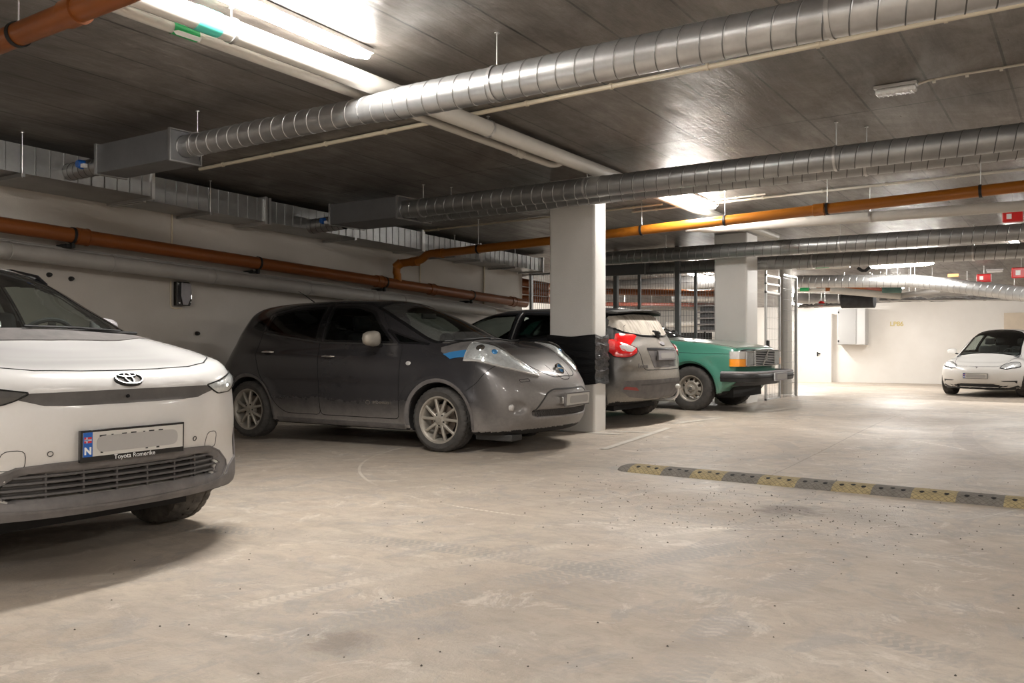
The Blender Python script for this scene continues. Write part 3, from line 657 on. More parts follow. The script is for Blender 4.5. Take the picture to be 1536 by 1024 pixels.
# ================================================================== grey electric hatchback
def grey_hatch():
    s = dict(len=(-3.52, 1.12), w=.885, h=1.60, low=[(-3.5, 1.0), (-3.2, 1.10), (-2.6, 1.12), (-1.5, 1.10), (-.4, 1.10), (.1, 1.085), (.4, 1.04), (.65, .965), (.85, .87), (.97, .79), (1.1, .62)], crown=.10, cpow=2.4,
        ridge=[(.07, .64, .13, -.3, .15, .75, .97)],
        plan=[(-3.5, .72), (-3.1, .82), (-2.7, .868), (-1.5, .880), (0, .880), (.4, .865), (.7, .83), (.95, .76), (1.1, .70)],
        side=[(.15, .10), (.24, .045), (.35, .02), (.55, 0), (.75, .004), (.92, .03), (1.03, .065), (1.15, .12), (1.4, .25)],
        front=[(.15, .86), (.24, .99), (.36, 1.055), (.5, 1.075), (.62, 1.06), (.74, 1.01), (.84, .93), (.95, .80)], bow=(.36, 2.0),
        rear=[(.2, -3.33), (.4, -3.44), (.7, -3.46), (.9, -3.40), (1.1, -3.28)], rbow=(.36, 2.2), bot=[(-3.4, .24), (-2.9, .20), (.6, .19), (1.05, .21)],
        roof=[(-3.45, .80), (-3.3, 1.02), (-3.14, 1.32), (-3.02, 1.48), (-2.85, 1.535), (-2.3, 1.575), (-1.6, 1.590), (-1.15, 1.570), (-.85, 1.49), (-.5, 1.365), (-.1, 1.195), (.12, 1.105), (.35, .99)], wbow=(.36, .25), xm=-1.8, belt=1.05,
        gplan=[(-3.3, .70), (-2.9, .76), (-2.2, .82), (-1.2, .83), (-.4, .805), (.2, .72)], tum=.22, tum2=.62, rcrown=.045, kg=.12, kb=.06, arch=[(0, .325, .372, .022), (-2.7, .325, .372, .022)],
        crease=[(.014, .95, .05, -2.9, -.3)], kf=.16, kt=.13)
    s['extra'] = [pocket(s, [(.36, .50), (.42, .58), (.44, .56)], .375, .438, .05),
                  lambda x, ys, y, z, G: np.maximum(G, .008 * 0 + np.minimum(.055 - np.sqrt(((y - .725) * .58) ** 2 + (z - .468) ** 2), x - (fx_np(s, y, z) - .04)))]
    pm = paint('grey_metallic_paint', (.050, .049, .055), .24, (.40, .365, .335), .12, .52, .80, metal=.5, end_dirt_or_light=(.35, 1.15, .66))  # nose film is dust, strengthened to paint in lamplight on the front
    root = thing('hatchback_car', 'dark grey five-door electric hatchback parked left of the wrapped white column', 'car', (7.64, 5.495, -.005), math.radians(-87))
    WS = sm([(.10, 0), (.06, -.35), (-.09, -.64), (-.22, -.705), (-.55, -.665), (-.93, -.575), (-1.04, -.545), (-1.06, -.40), (-1.02, 0)][:7], 3, False)
    wsp = WS + [(-1.05, -.3), (-1.02, 0), (-1.05, .3), (-1.06, .40)]
    half = sm([(.10, 0), (.055, -.35), (-.08, -.60), (-.20, -.695), (-.55, -.660), (-.93, -.575), (-1.05, -.48), (-1.03, 0)], 4, False)
    ws = [p for p in half[:-1]] + [(a, -b) for a, b in half[::-1][:-1]]
    fw = rnd([(-.60, 1.085), (-1.00, 1.425), (-1.24, 1.485), (-1.61, 1.492), (-1.585, 1.10)], .05)
    rw = rnd([(-1.68, 1.105), (-1.70, 1.490), (-2.15, 1.475), (-2.50, 1.405), (-2.54, 1.215)], .05)
    qw = rnd([(-2.60, 1.225), (-2.56, 1.385), (-2.74, 1.345), (-2.80, 1.27)], .02); tw = rnd([(-.20, 1.075), (-.54, 1.085), (-.74, 1.235)], .02)
    rg = rnd([(-.52, 1.14), (.52, 1.14), (.46, 1.40), (-.46, 1.40)], .06)
    I = lambda P, d=.016: inset(P, d)
    holes = [('T', I(ws, .02))] + [(v, I(P)) for v in 'RL' for P in (fw, rw)] + [(v, I(P, .012)) for v in 'RL' for P in (qw, tw)] + [('K', I(rg, .02))]
    fd = [(-.50, .31), (-.485, .95), (-.50, 1.065), (-.97, 1.465), (-1.22, 1.525), (-1.645, 1.535), (-1.63, 1.05), (-1.60, .8), (-1.585, .31)]
    rd = [(-1.585, .31), (-1.60, .8), (-1.63, 1.05), (-1.645, 1.535), (-2.2, 1.515), (-2.58, 1.425), (-2.58, 1.15), (-2.62, .98), (-2.52, .76), (-2.36, .56), (-2.22, .37), (-2.10, .31)]
    hoodP = sm([(-.05, 0), (.0, -.45), (-.02, -.64), (.3, -.60), (.62, -.50), (.86, -.34), (.945, -.20), (.955, 0)], 4, False); hoodP = hoodP + [(a, -b) for a, b in hoodP[::-1][1:-1]]
    bump = [(.30, .10), (.355, .62), (.56, .80), (.60, .95), (1.3, .95), (1.3, .10)]
    pan = [('hood', 'T', hoodP, lambda c: c[:, 2] > .7)] + [('front_door', v, fd, None) for v in 'R'] + [('rear_door', v, rd, None) for v in 'R'] + [('front_bumper', 'R', bump, None)]
    s['len'] = (-3.52, 1.12)
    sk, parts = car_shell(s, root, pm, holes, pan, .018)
    # gaps
    d1, d2, hd, body = parts['front_door'], parts['rear_door'], parts['hood'], parts['body']
    sk.stroke('door_gap', rnd(fd, .06), 'R', 'gap', d1, .007, True); sk.stroke('door_gap', rnd(rd, .06), 'R', 'gap', d2, .006, True)
    sk.stroke('hood_gap', hoodP, 'T', 'gap', hd, .006, True)
    sk.stroke('panel_gap', sm([(.34, .63), (.44, .70), (.52, .79), (.60, .87)], 3, False), 'R', 'gap', body, .006)
    sk.stroke('emblem_panel_gap', sm([(-.16, .865), (-.135, .80), (-.09, .735), (0, .72), (.09, .735), (.135, .80), (.16, .865)], 3, False), 'F', 'gap', body, .006)
    # glass
    window(sk, root, 'windscreen', ws, 'T', 'wiped', .035)
    for v in 'RL':
        window(sk, root, 'side_window', fw, v, 'winglass', .022); window(sk, root, 'side_window', rw, v, 'privacy', .022)
        window(sk, root, 'quarter_window', qw, v, 'privacy', .014); window(sk, root, 'quarter_window', tw, v, 'winglass', .014)
        sk.stroke('pillar_trim', [(-1.645, 1.10), (-1.655, 1.50)], v, 'gloss', root, .06, off=.004)
        sk.stroke('pillar_trim', [(-2.56, 1.215), (-2.53, 1.40)], v, 'gloss', root, .035, off=.004)
        sk.stroke('belt_moulding', [(-.56, 1.075), (-1.6, 1.09), (-2.56, 1.20)], v, 'dark', root, .016, off=.006)
    window(sk, root, 'rear_window', rg, 'K', 'privacy', .03)
    # lamps: long bug-eye units running back to the pillars
    for sg, v in ((-1, 'R'), (1, 'L')):
        up = sm([(.26, .625), (.42, .572), (.60, .510), (.76, .455), (.885, .415)], 4, False); lo = sm([(.885, .415), (.78, .595), (.64, .725), (.46, .80), (.28, .83)], 4, False)
        P = [(a, sg * b) for a, b in up + lo[1:]]
        if sg > 0: P = P[::-1]
        hl = sk.patch('headlight', P, 'T', 'refl', root, .004, .02, .03, bulge=.018, bw=.07)
        sk.patch('lamp_cover', P, 'T', 'lampglass', hl, .016, .0, .03, bulge=.034, bw=.08)
        sk.stroke('lamp_rim', P, 'T', 'clear', hl, .012, True, off=.014, th=.02)
        for (a, b, r) in ((.40, .71, .045), (.53, .67, .030)):
            p, n = place_on(sk, 'T', a, sg * b, .010); bm = B(); lathe(bm, [(r, -.01), (r, .014), (r * .8, .020), (r * .5, .026), (.001, .028)], 24, 'z', mt=frame_at(p, n)); obj('projector_lens', bm, 'chrome' if r > .04 else 'bluelens', hl)
        P2 = [(a, sg * b) for a, b in [(-.05, .745), (.12, .69), (.255, .62), (.275, .815), (.10, .832), (-.02, .79)]]
        if sg > 0: P2 = P2[::-1]
        q = sk.patch('lamp_tail', P2, 'T', 'cladding', root, .008, .015, .03)
        P3 = [(a, sg * b) for a, b in [(.02, .812), (.262, .755), (.275, .812), (.12, .838)]]
        if sg > 0: P3 = P3[::-1]
        sk.patch('blue_reflector', P3, 'T', 'bluelens', q, .011, .004, .03)
        # fog lamp in its scoop
        p = Vector((fx(s, .735, .468) - .04, sg * .72, .468)); bm = B(); lathe(bm, [(.001, .006), (.022, .004), (.032, -.004), (.034, -.03)], 24, 'x', mt=Matrix.Translation(p + Vector((.004, sg * .022, 0)))); obj('fog_lamp', bm, 'clear', root)
        sk.stroke('washer_cover', rnd([(sg * .56, .745), (sg * .66, .735), (sg * .655, .71), (sg * .555, .72)], .01, 2), 'F', 'gap', root, .004, True)
    # nose
    F0 = [(-.56, .425), (-.50, .50), (-.41, .60), (-.32, .632), (.32, .632), (.41, .60), (.50, .50), (.56, .425)]
    sk.stroke('grille_frame', rnd(F0, .03), 'F', 'dark', root, .014, False, off=.004, th=.01)
    bm = B(); P = sk.flat(rnd([(-.57, .44), (-.50, .37), (.50, .37), (.57, .44)], .02), .04)
    P.free()
    for r in range(4):
        z = .385 + r * .016
        for k in range(42):
            y = -.55 + k * .0265 + (r % 2) * .013
            if abs(y) > .50 + (z - .385): continue
            x = fx(s, y, z) - .022; m4 = Matrix.Translation((x, y, z)) @ Matrix.Rotation(PI / 2, 4, 'Y') @ Matrix.Rotation(PI / 6, 4, 'Z')
            flat_ring(bm, m4, .0155, .0155, .0028, -.006, .006, n=6)
    obj('honeycomb_grille', bm, 'slat', root, False)
    numplate(root, Vector((fx(s, 0, .52) + .03, 0, .528)), Vector((1, 0, -.06)), .50, .11, False, True, 'cladding', .014, platem='plate')
    bm = B(); box(bm, 1.02, fx(s, 0, .52) + .025, -.30, -.262, .49, .56); obj('plate_bracket', bm, 'chrome', root, bevel=.004)
    p, n = place_on(sk, 'F', 0, .815, .014); m4 = frame_at(p, Vector((.86, 0, .5))); bm = B(); flat_ring(bm, m4, .062, .062, .013, -.012, .012); em = obj('emblem', bm, 'chrome', root)
    bm = B(); box(bm, -.066, .066, -.011, .011, .008, .018, m4); obj('emblem_bar', bm, 'chrome', em, bevel=.002)
    bm = B(); disc(bm, .050, -.012, 30, 'z', mt=m4); obj('emblem_backing', bm, 'bluelens', em)
    # cowl and wipers
    cw = sm([(.16, 0), (.11, -.4), (-.03, -.66)], 4, False); cwl = cw + [(a - .055, b) for a, b in cw[::-1]]
    cwl = [(a, -b) for a, b in cw[::-1]] + cw[1:] ; cwl = cwl + [(a - .07, b) for a, b in cwl[::-1]]
    sk.patch('cowl', cwl, 'T', 'cladding', root, .004, .01, .04)
    wiper(root, [(.07, .05), (.06, -.25), (-.03, -.58)], sk); wiper(root, [(.05, .62), (.11, .32), (.10, .02)], sk)
    # side details
    for v, sg in (('R', -1), ('L', 1)):
        for a in (0, -2.7):
            arcp = [(a + .397 * math.cos(t), .325 + .397 * math.sin(t)) for t in np.linspace(math.radians(-12 if a == 0 else -10), math.radians(190), 30)]
            sk.stroke('arch_lip', arcp, v, 'cladding', root, .035, off=.004, th=.012)
        sk.stroke('sill_moulding', [(-.43, .235), (-2.25, .235)], v, 'cladding', root, .05, off=.006)
    for v in 'RL': sk.patch('tail_light', [(-2.95, 1.455), (-3.00, 1.455), (-3.25, 1.06), (-3.21, 1.01)], v, 'clear', root, .004, .012, .03)
    handle(sk, d1, 'R', -1.46, .945, 'chrome'); handle(sk, d2, 'R', -2.40, .985, 'chrome')
    p, n = place_on(sk, 'R', -.38, .885, .004); bm = B(); lathe(bm, [(.001, .006), (.022, .004), (.03, 0), (.031, -.004)], 24, 'z', mt=frame_at(p, n) @ Matrix.Diagonal((1, .7, 1, 1))); obj('side_marker', bm, 'clear', root)
    p, n = place_on(sk, 'R', -.72, .47, .003); text('ZERO EMISSION', .036, d1, 'chrome', frame_at(p, n), 'door_lettering', .0015, .0006)
    p, n = place_on(sk, 'R', -.54, .475, .003); mm = frame_at(p, n)
    p, n = place_on(sk, 'R', -.90, .47, .003); bm = B(); flat_ring(bm, frame_at(p, n), .03, .022, .004, 0, .003); obj('door_badge', bm, 'chrome', d1)
    mo = mirror_housing(root, -.78, -.97, 1.135, -1, 'alloy', 1.05); bm = B()
    mirror_housing(root, -.78, .97, 1.135, 1, 'alloy', 1.05)
    for i, a in enumerate((0, -2.7)):
        for sg in (-1, 1): wheel(root, a, sg * .872, .325, sg, .325, .232, .215, 'ten', rot=.35 + i)
    bm = B(); tube(bm, [(-2.35, -.15, 1.575), (-2.50, -.15, 1.66), (-2.62, -.15, 1.72)], [.008, .004, .003], 8); obj('roof_antenna', bm, 'black', root)
    interior(root, [(-.95, -.37, .62, 0), (-.95, .37, .62, 0), (-1.85, -.37, .66, 0), (-1.85, .37, .66, 0)], (-.55, .37, .98), (-.50, -.02, 1.0, 1.03), .66)
    bm = B(); box(bm, .33, .75, -.70, -.50, .135, .20); obj('mud_guard', bm, 'dark', root, bevel=.01)
    bm = B(); box(bm, -3.0, .62, -.60, .60, .17, .26); obj('undertray', bm, 'void', root)
    # rear view mirror and dark patch on the screen
    bm = B(); box(bm, -.78, -.74, -.12, .12, 1.36, 1.42); obj('interior_mirror', bm, 'black', root, bevel=.01)
    return root
def fx_np(s, y, z): return interp(s['front'], z) - s['bow'][0] * (y / s['w']) ** s['bow'][1]
# ================================================================== white electric crossover, foreground left
def crossover():
    s = dict(len=(-3.80, .93), w=.93, h=1.68, low=[(-3.78, .98), (-3.3, 1.08), (-1, 1.16), (-.5, 1.16), (-.1, 1.13), (.3, 1.07), (.6, 1.01), (.78, .970), (.85, .935), (.92, .86)], crown=.06, cpow=3.5,
        ridge=[(.018, .62, .16, -.5, -.1, .6, .85)],
        plan=[(-3.78, .78), (-3.2, .90), (-2.8, .92), (0, .92), (.35, .905), (.6, .865), (.85, .80), (.95, .78)],
        side=[(.15, .07), (.3, .02), (.45, 0), (.62, .0), (.78, .03), (.92, .085), (1.05, .125), (1.2, .19)],
        front=[(.15, .80), (.24, .865), (.33, .90), (.42, .895), (.54, .885), (.62, .90), (.74, .905), (.815, .905), (.87, .915), (.92, .905), (1.0, .86)], bow=(.40, 2.7),
        rear=[(.2, -3.62), (.5, -3.76), (.9, -3.74), (1.1, -3.6)], rbow=(.3, 2.5), bot=[(-3.6, .26), (-3, .2), (.35, .21), (.55, .28), (.9, .31)],
        roof=[(-3.75, 1.0), (-3.4, 1.33), (-3.0, 1.54), (-2.3, 1.62), (-1.6, 1.635), (-1.25, 1.61), (-.95, 1.535), (-.55, 1.375), (-.1, 1.20), (.10, 1.11), (.4, 1.0)], wbow=(.34, .2), xm=-1.7, belt=1.08,
        gplan=[(-3.6, .70), (-3, .80), (-2, .85), (-1, .85), (-.3, .83), (.2, .76)], tum=.30, tum2=.42, rcrown=.04, kg=.09, kb=.05, arch=[(0, .365, .415, .035), (-2.85, .365, .415, .035)],
        kf=.07, kt=.07)
    hwz = [(.38, .50), (.41, .545), (.44, .565), (.50, .50), (.52, .47)]
    s['extra'] = [pocket(s, hwz, .395, .508, .09),
                  lambda x, ys, y, z, G: G + .02 * np.exp(-((z - .845) / .022) ** 2) * (1 - sstep(.42, .50, y)) * sstep(.55, .7, x)]
    pm = paint('white_pearl_paint', (.76, .75, .745), .22, (.42, .36, .28), .30, .95, .62, coat=.8)
    root = thing('crossover_car', 'white electric crossover in the left foreground, nose with number plate facing the aisle', 'car', (2.455, 4.76, 0), math.radians(-90))
    half = sm([(.02, 0), (-.03, -.40), (-.14, -.66), (-.26, -.745), (-.60, -.70), (-.98, -.635), (-1.15, -.56), (-1.13, -.3), (-1.12, 0)], 4, False)
    ws = half[:-1] + [(a, -b) for a, b in half[::-1][:-1]]
    fw = rnd([(-.52, 1.135), (-.98, 1.43), (-1.25, 1.50), (-1.72, 1.52), (-1.70, 1.15)], .05); rw = rnd([(-1.80, 1.15), (-1.82, 1.52), (-2.5, 1.49), (-2.85, 1.40), (-2.8, 1.19)], .05)
    qw = rnd([(-2.87, 1.2), (-2.92, 1.38), (-3.25, 1.29)], .03); tw = rnd([(-.30, 1.125), (-.46, 1.13), (-.58, 1.2)], .01); rg = rnd([(-.58, 1.15), (.58, 1.15), (.50, 1.48), (-.50, 1.48)], .05)
    I = inset
    holes = [('T', I(ws, .02))] + [(v, I(P, .016)) for v in 'RL' for P in (fw, rw)] + [('K', I(rg, .02))]
    hp = sm([(-.02, 0), (-.08, -.42), (-.22, -.72), (.0, -.765), (.40, -.715), (.58, -.66), (.715, -.54)], 4, False); hp = hp + [(.775, -.40), (.800, -.2), (.806, 0)]
    hp = hp + [(a, -b) for a, b in hp[::-1][1:-1]]
    bump = [(-.95, .10), (-.95, .80), (-.60, .835), (-.5, .86), (.5, .86), (.60, .835), (.95, .80), (.95, .10)]
    pan = [('hood', 'T', hp, lambda c: c[:, 2] > .8), ('front_bumper', 'F', bump, lambda c: c[:, 0] > .47)]
    sk, parts = car_shell(s, root, pm, holes, pan, .0175)
    hd, bp, body = parts['hood'], parts['front_bumper'], parts['body']
    sk.stroke('hood_gap', hp, 'T', 'gap', hd, .007, True)
    window(sk, root, 'windscreen', ws, 'T', 'clearglass', .05)
    for v in 'RL':
        window(sk, root, 'side_window', fw, v, 'clearglass', .025); window(sk, root, 'side_window', rw, v, 'winglass', .025)
        sk.patch('quarter_window', qw, v, 'frit', root, .002, .01); sk.stroke('belt_moulding', [(-.5, 1.125), (-1.7, 1.14), (-2.85, 1.185)], v, 'dark', root, .02, off=.006)
        sg = -1 if v == 'R' else 1
        for a in (0, -2.85):
            ar = [(a + .455 * math.cos(t), .365 + .455 * math.sin(t)) for t in np.linspace(math.radians(-18 if a == 0 else -16), math.radians(196), 34)]
            sk.stroke('arch_cladding', ar, v, 'cladlight', root, .095, off=.010, th=.03)
        sk.stroke('sill_cladding', [(-.46, .27), (-2.4, .27)], v, 'cladding', root, .13, off=.012, th=.03)
        mirror_housing(root, -1.0, sg * .99, 1.20, sg, 'cladlight', .85)
        bm = B(); P = [sk.hit('T', a, sg * b)[0] + Vector((0, 0, c)) for a, b, c in ((-1.02, .60, 0), (-1.14, .605, .022), (-1.5, .61, .04), (-2.3, .61, .04), (-2.9, .57, .03), (-3.05, .56, 0))]
        tube(bm, P, [.012, .018, .02, .02, .018, .012], 10); obj('roof_rail', bm, 'gloss', root)
    window(sk, root, 'rear_window', rg, 'K', 'privacy', .03)
    # lid strip ahead of the hood gap and the emblem on it
    p, n = place_on(sk, 'F', 0, .915, .008); m4 = frame_at(p, Vector((.60, 0, .80))); bm = B()
    flat_ring(bm, m4, .072, .047, .007, -.01, .006, n=48); flat_ring(bm, m4, .050, .017, .006, -.01, .006, c=(0, .024), n=40); flat_ring(bm, m4, .021, .044, .006, -.01, .006, n=40); obj('emblem', bm, 'iron', bp); bm = B(); m4 = m4 @ Matrix.Translation((0, .001, .004)); flat_ring(bm, m4, .070, .045, .003, -.004, .004, n=48); flat_ring(bm, m4, .048, .015, .003, -.004, .004, c=(0, .024), n=40); flat_ring(bm, m4, .019, .042, .003, -.004, .004, n=40); obj('emblem_face', bm, 'steel', bp)
    # dark band between the lamps
    band = [(-.48, .868), (-.45, .870), (0, .872), (.45, .870), (.48, .868), (.515, .846), (.40, .812), (.30, .807), (0, .806), (-.30, .807), (-.40, .812), (-.515, .846)]
    sk.patch('grille_band', band, 'F', 'slat', bp, .003, .012, .03)
    p, n = place_on(sk, 'F', -.02, .835, .008); bm = B(); disc(bm, .008, 0, 16, 'z', mt=frame_at(p, n)); obj('front_camera', bm, 'gloss', bp)
    for sg in (-1, 1):
        hl = rnd([(sg * .46, .872), (sg * .58, .892), (sg * .70, .922), (sg * .765, .930), (sg * .785, .87), (sg * .68, .825), (sg * .56, .822), (sg * .51, .842)], .012)
        if sg < 0: hl = hl[::-1]
        h = sk.patch('headlight', hl, 'F', 'refl' if sg > 0 else 'slat', root, .004, .02, .025, bulge=.01, bw=.03)
        sk.patch('lamp_cover', hl, 'F', 'lampglass', h, .010, .0, .03, bulge=.018, bw=.04); sk.stroke('lamp_rim', hl, 'F', 'gap', h, .006, True, off=.008)
        if sg > 0: continue
        # side blade below the lamp
        bl = [(sg * .70, .815), (sg * .805, .855), (sg * .86, .80), (sg * .885, .62), (sg * .89, .40), (sg * .86, .40), (sg * .855, .62), (sg * .825, .74)]
        if sg < 0: bl = bl[::-1]
        sk.patch('corner_blade', bl, 'F', 'cladlight', bp, .012, .03, .03)
        vt = [(sg * .825, .73), (sg * .852, .62), (sg * .855, .43), (sg * .835, .42), (sg * .822, .55), (sg * .805, .66)]
        if sg < 0: vt = vt[::-1]
        sk.patch('air_slot', vt, 'F', 'void', bp, .005, .01, .03)
    for sg in (-1, 1):
        a, b = sg * .515, .575; sk.stroke('tow_cover_gap', rnd([(a - .055, b - .045), (a + .05, b - .04), (a + .045, b + .045), (a - .04, b + .045)], .03), 'F', 'gap', bp, .0028, True)
        p, n = place_on(sk, 'F', sg * .375, .597, .002); bm = B(); flat_ring(bm, frame_at(p, n), .013, .013, .003, 0, .003, n=20); obj('parking_sensor', bm, 'dark', bp)
    sk.patch('corner_blade', rnd([(.40, .80), (.47, .835), (.535, .80), (.50, .66), (.475, .42), (.40, .40), (.43, .60)], .02), 'L', 'cladlight', body, .020, .03, .03)
    sk.patch('air_slot', rnd([(.505, .745), (.55, .66), (.55, .44), (.49, .43), (.495, .58)], .01), 'L', 'void', body, .006, .01, .03)
    # lower grille: surround, lip, slats
    half = [(.0, .553), (.36, .549), (.50, .540), (.585, .505), (.655, .445), (.66, .415), (.60, .362), (.50, .345), (.0, .338)]
    outer = [(-a, b) for a, b in half[::-1]] + half[1:-1]; hin = [(.0, .512), (.36, .510), (.465, .505), (.525, .47), (.572, .435), (.55, .405), (.48, .392), (.0, .388)]
    inner = [(-a, b) for a, b in hin[::-1]] + hin[1:-1]
    # ring between outer and inner, walked in matching fractions
    def walk(P, n):
        L = [0]
        for i in range(len(P)): L.append(L[-1] + (Vector(P[(i + 1) % len(P)]) - Vector(P[i])).length)
        out = []
        for k in range(n):
            d = L[-1] * k / n; i = max(j for j in range(len(P)) if L[j] <= d); q = Vector(P[i]).lerp(Vector(P[(i + 1) % len(P)]), (d - L[i]) / max(1e-9, L[i + 1] - L[i])); out.append(q)
        return out
    a_, b_ = walk(outer, 150), walk(inner, 150); bm = B(); rows = [[bm.verts.new((*a_[i].lerp(b_[i], t), 0)) for t in (0, .35, .7, 1)] for i in range(150)]
    for i in range(150):
        r, q = rows[i], rows[(i + 1) % 150]
        for j in range(3): bm.faces.new((r[j], r[j + 1], q[j + 1], q[j]))
    sk.lay('grille_surround', bm, 'F', 'cladding', bp, .008, .03)
    sk.stroke('surround_edge', [(a * 1.0, b) for a, b in outer], 'F', 'cladding', bp, .008, True, off=.012, th=.02)
    for k in range(4):
        z = .415 + k * .027; w = float(interp(hwz, np.array(z))) + .0
        bm = B(); slat(bm, s, -w, w, z, .009, .05, .012, 30, .008); obj('grille_slat', bm, 'slat', bp)
    for y in (-.38, -.22, -.06, .10, .26, .40):
        bm = B(); box(bm, fx(s, y, .45) - .075, fx(s, y, .45) - .02, y - .004, y + .004, .395, .508); obj('grille_upright', bm, 'slat', bp)
    for sg in (-1, 1):
        P = [(sg * .38, .398), (sg * .53, .42), (sg * .56, .44), (sg * .49, .50), (sg * .38, .505)]; bm = B()
        vs = [bm.verts.new((fx(s, p[0], p[1]) - .035, p[0], p[1])) for p in P]; bm.faces.new(vs); obj('grille_blank', bm, 'slat', bp)
    lip = [(-.70, .43), (-.66, .37), (-.5, .352), (0, .345), (.5, .352), (.66, .37), (.70, .41), (.78, .435), (.84, .44), (.865, .37), (.82, .30), (.72, .285), (0, .285), (-.72, .285), (-.82, .30), (-.865, .37), (-.84, .44), (-.78, .435)]
    sk.patch('bumper_lip', lip, 'F', 'cladding', bp, .012, .03, .03)
    for sg in ():
        cn = [(sg * .68, .40), (sg * .80, .405), (sg * .86, .41), (sg * .86, .33), (sg * .80, .30), (sg * .70, .33)]
        if sg < 0: cn = cn[::-1]
        sk.patch('corner_cladding', cn, 'F', 'cladlight', bp, .02, .03, .03)
    numplate(root, Vector((fx(s, 0, .625) + .014, 0, .628)), Vector((1, 0, -.02)), .52, .112, True, True, 'gloss', .010, .016, 'Toyota Romerike')
    m4 = frame_at(Vector((fx(s, 0, .625) + .014, 0, .628)), Vector((1, 0, -.02)))
    for a, b, w_ in ((-.165, .036, .016), (-.118, .036, .005), (-.058, .037, .012), (-.01, .038, .014), (.045, .037, .005), (.085, .038, .014), (.135, .038, .012), (-.17, -.040, .006), (.06, -.042, .006), (.12, -.043, .008)):
        bm = B(); box(bm, a - w_, a + w_, b - .004, b + .004, .0126, .0140, m4); obj('plate_mark', bm, 'black', root)
    # cowl
    cw = sm([(.06, 0), (.01, -.42), (-.12, -.70), (-.24, -.80)], 4, False); full = [(a, -b) for a, b in cw[::-1]] + cw[1:]; cwl = full + [(a - .085, b * .955) for a, b in full[::-1]]
    cwl = [(a + .10, b * 1.0) for a, b in full] + [(a - .085, b * .955) for a, b in full[::-1]]
    sk.patch('cowl', cwl, 'T', 'cladding', root, .006, .01, .04)
    wiper(root, [(-.02, -.05), (-.04, .25), (-.10, .55)], sk)
    for i, a in enumerate((0, -2.85)):
        for sg in (-1, 1): wheel(root, a, sg * .90, .37, sg, .37, .235, .235, 'five', 'dark', 'dirtyrubber', rot=.2)
    interior(root, [(-1.05, -.38, .72, 0), (-1.05, .38, .72, 0), (-2.0, -.38, .74, 0), (-2.0, .38, .74, 0)], (-.62, .38, 1.07), (-.62, -.06, 1.03, 1.12), .70)
    bm = B(); box(bm, -3.3, .45, -.62, .62, .19, .30); obj('undertray', bm, 'void', root)
    bm = B(); disc(bm, .045, 0, 24, 'z', mt=Matrix.Translation((-.42, -.02, 1.20)) @ Matrix.Rotation(math.radians(70), 4, 'Y')); obj('dial_pod', bm, 'clear', root)
    return root
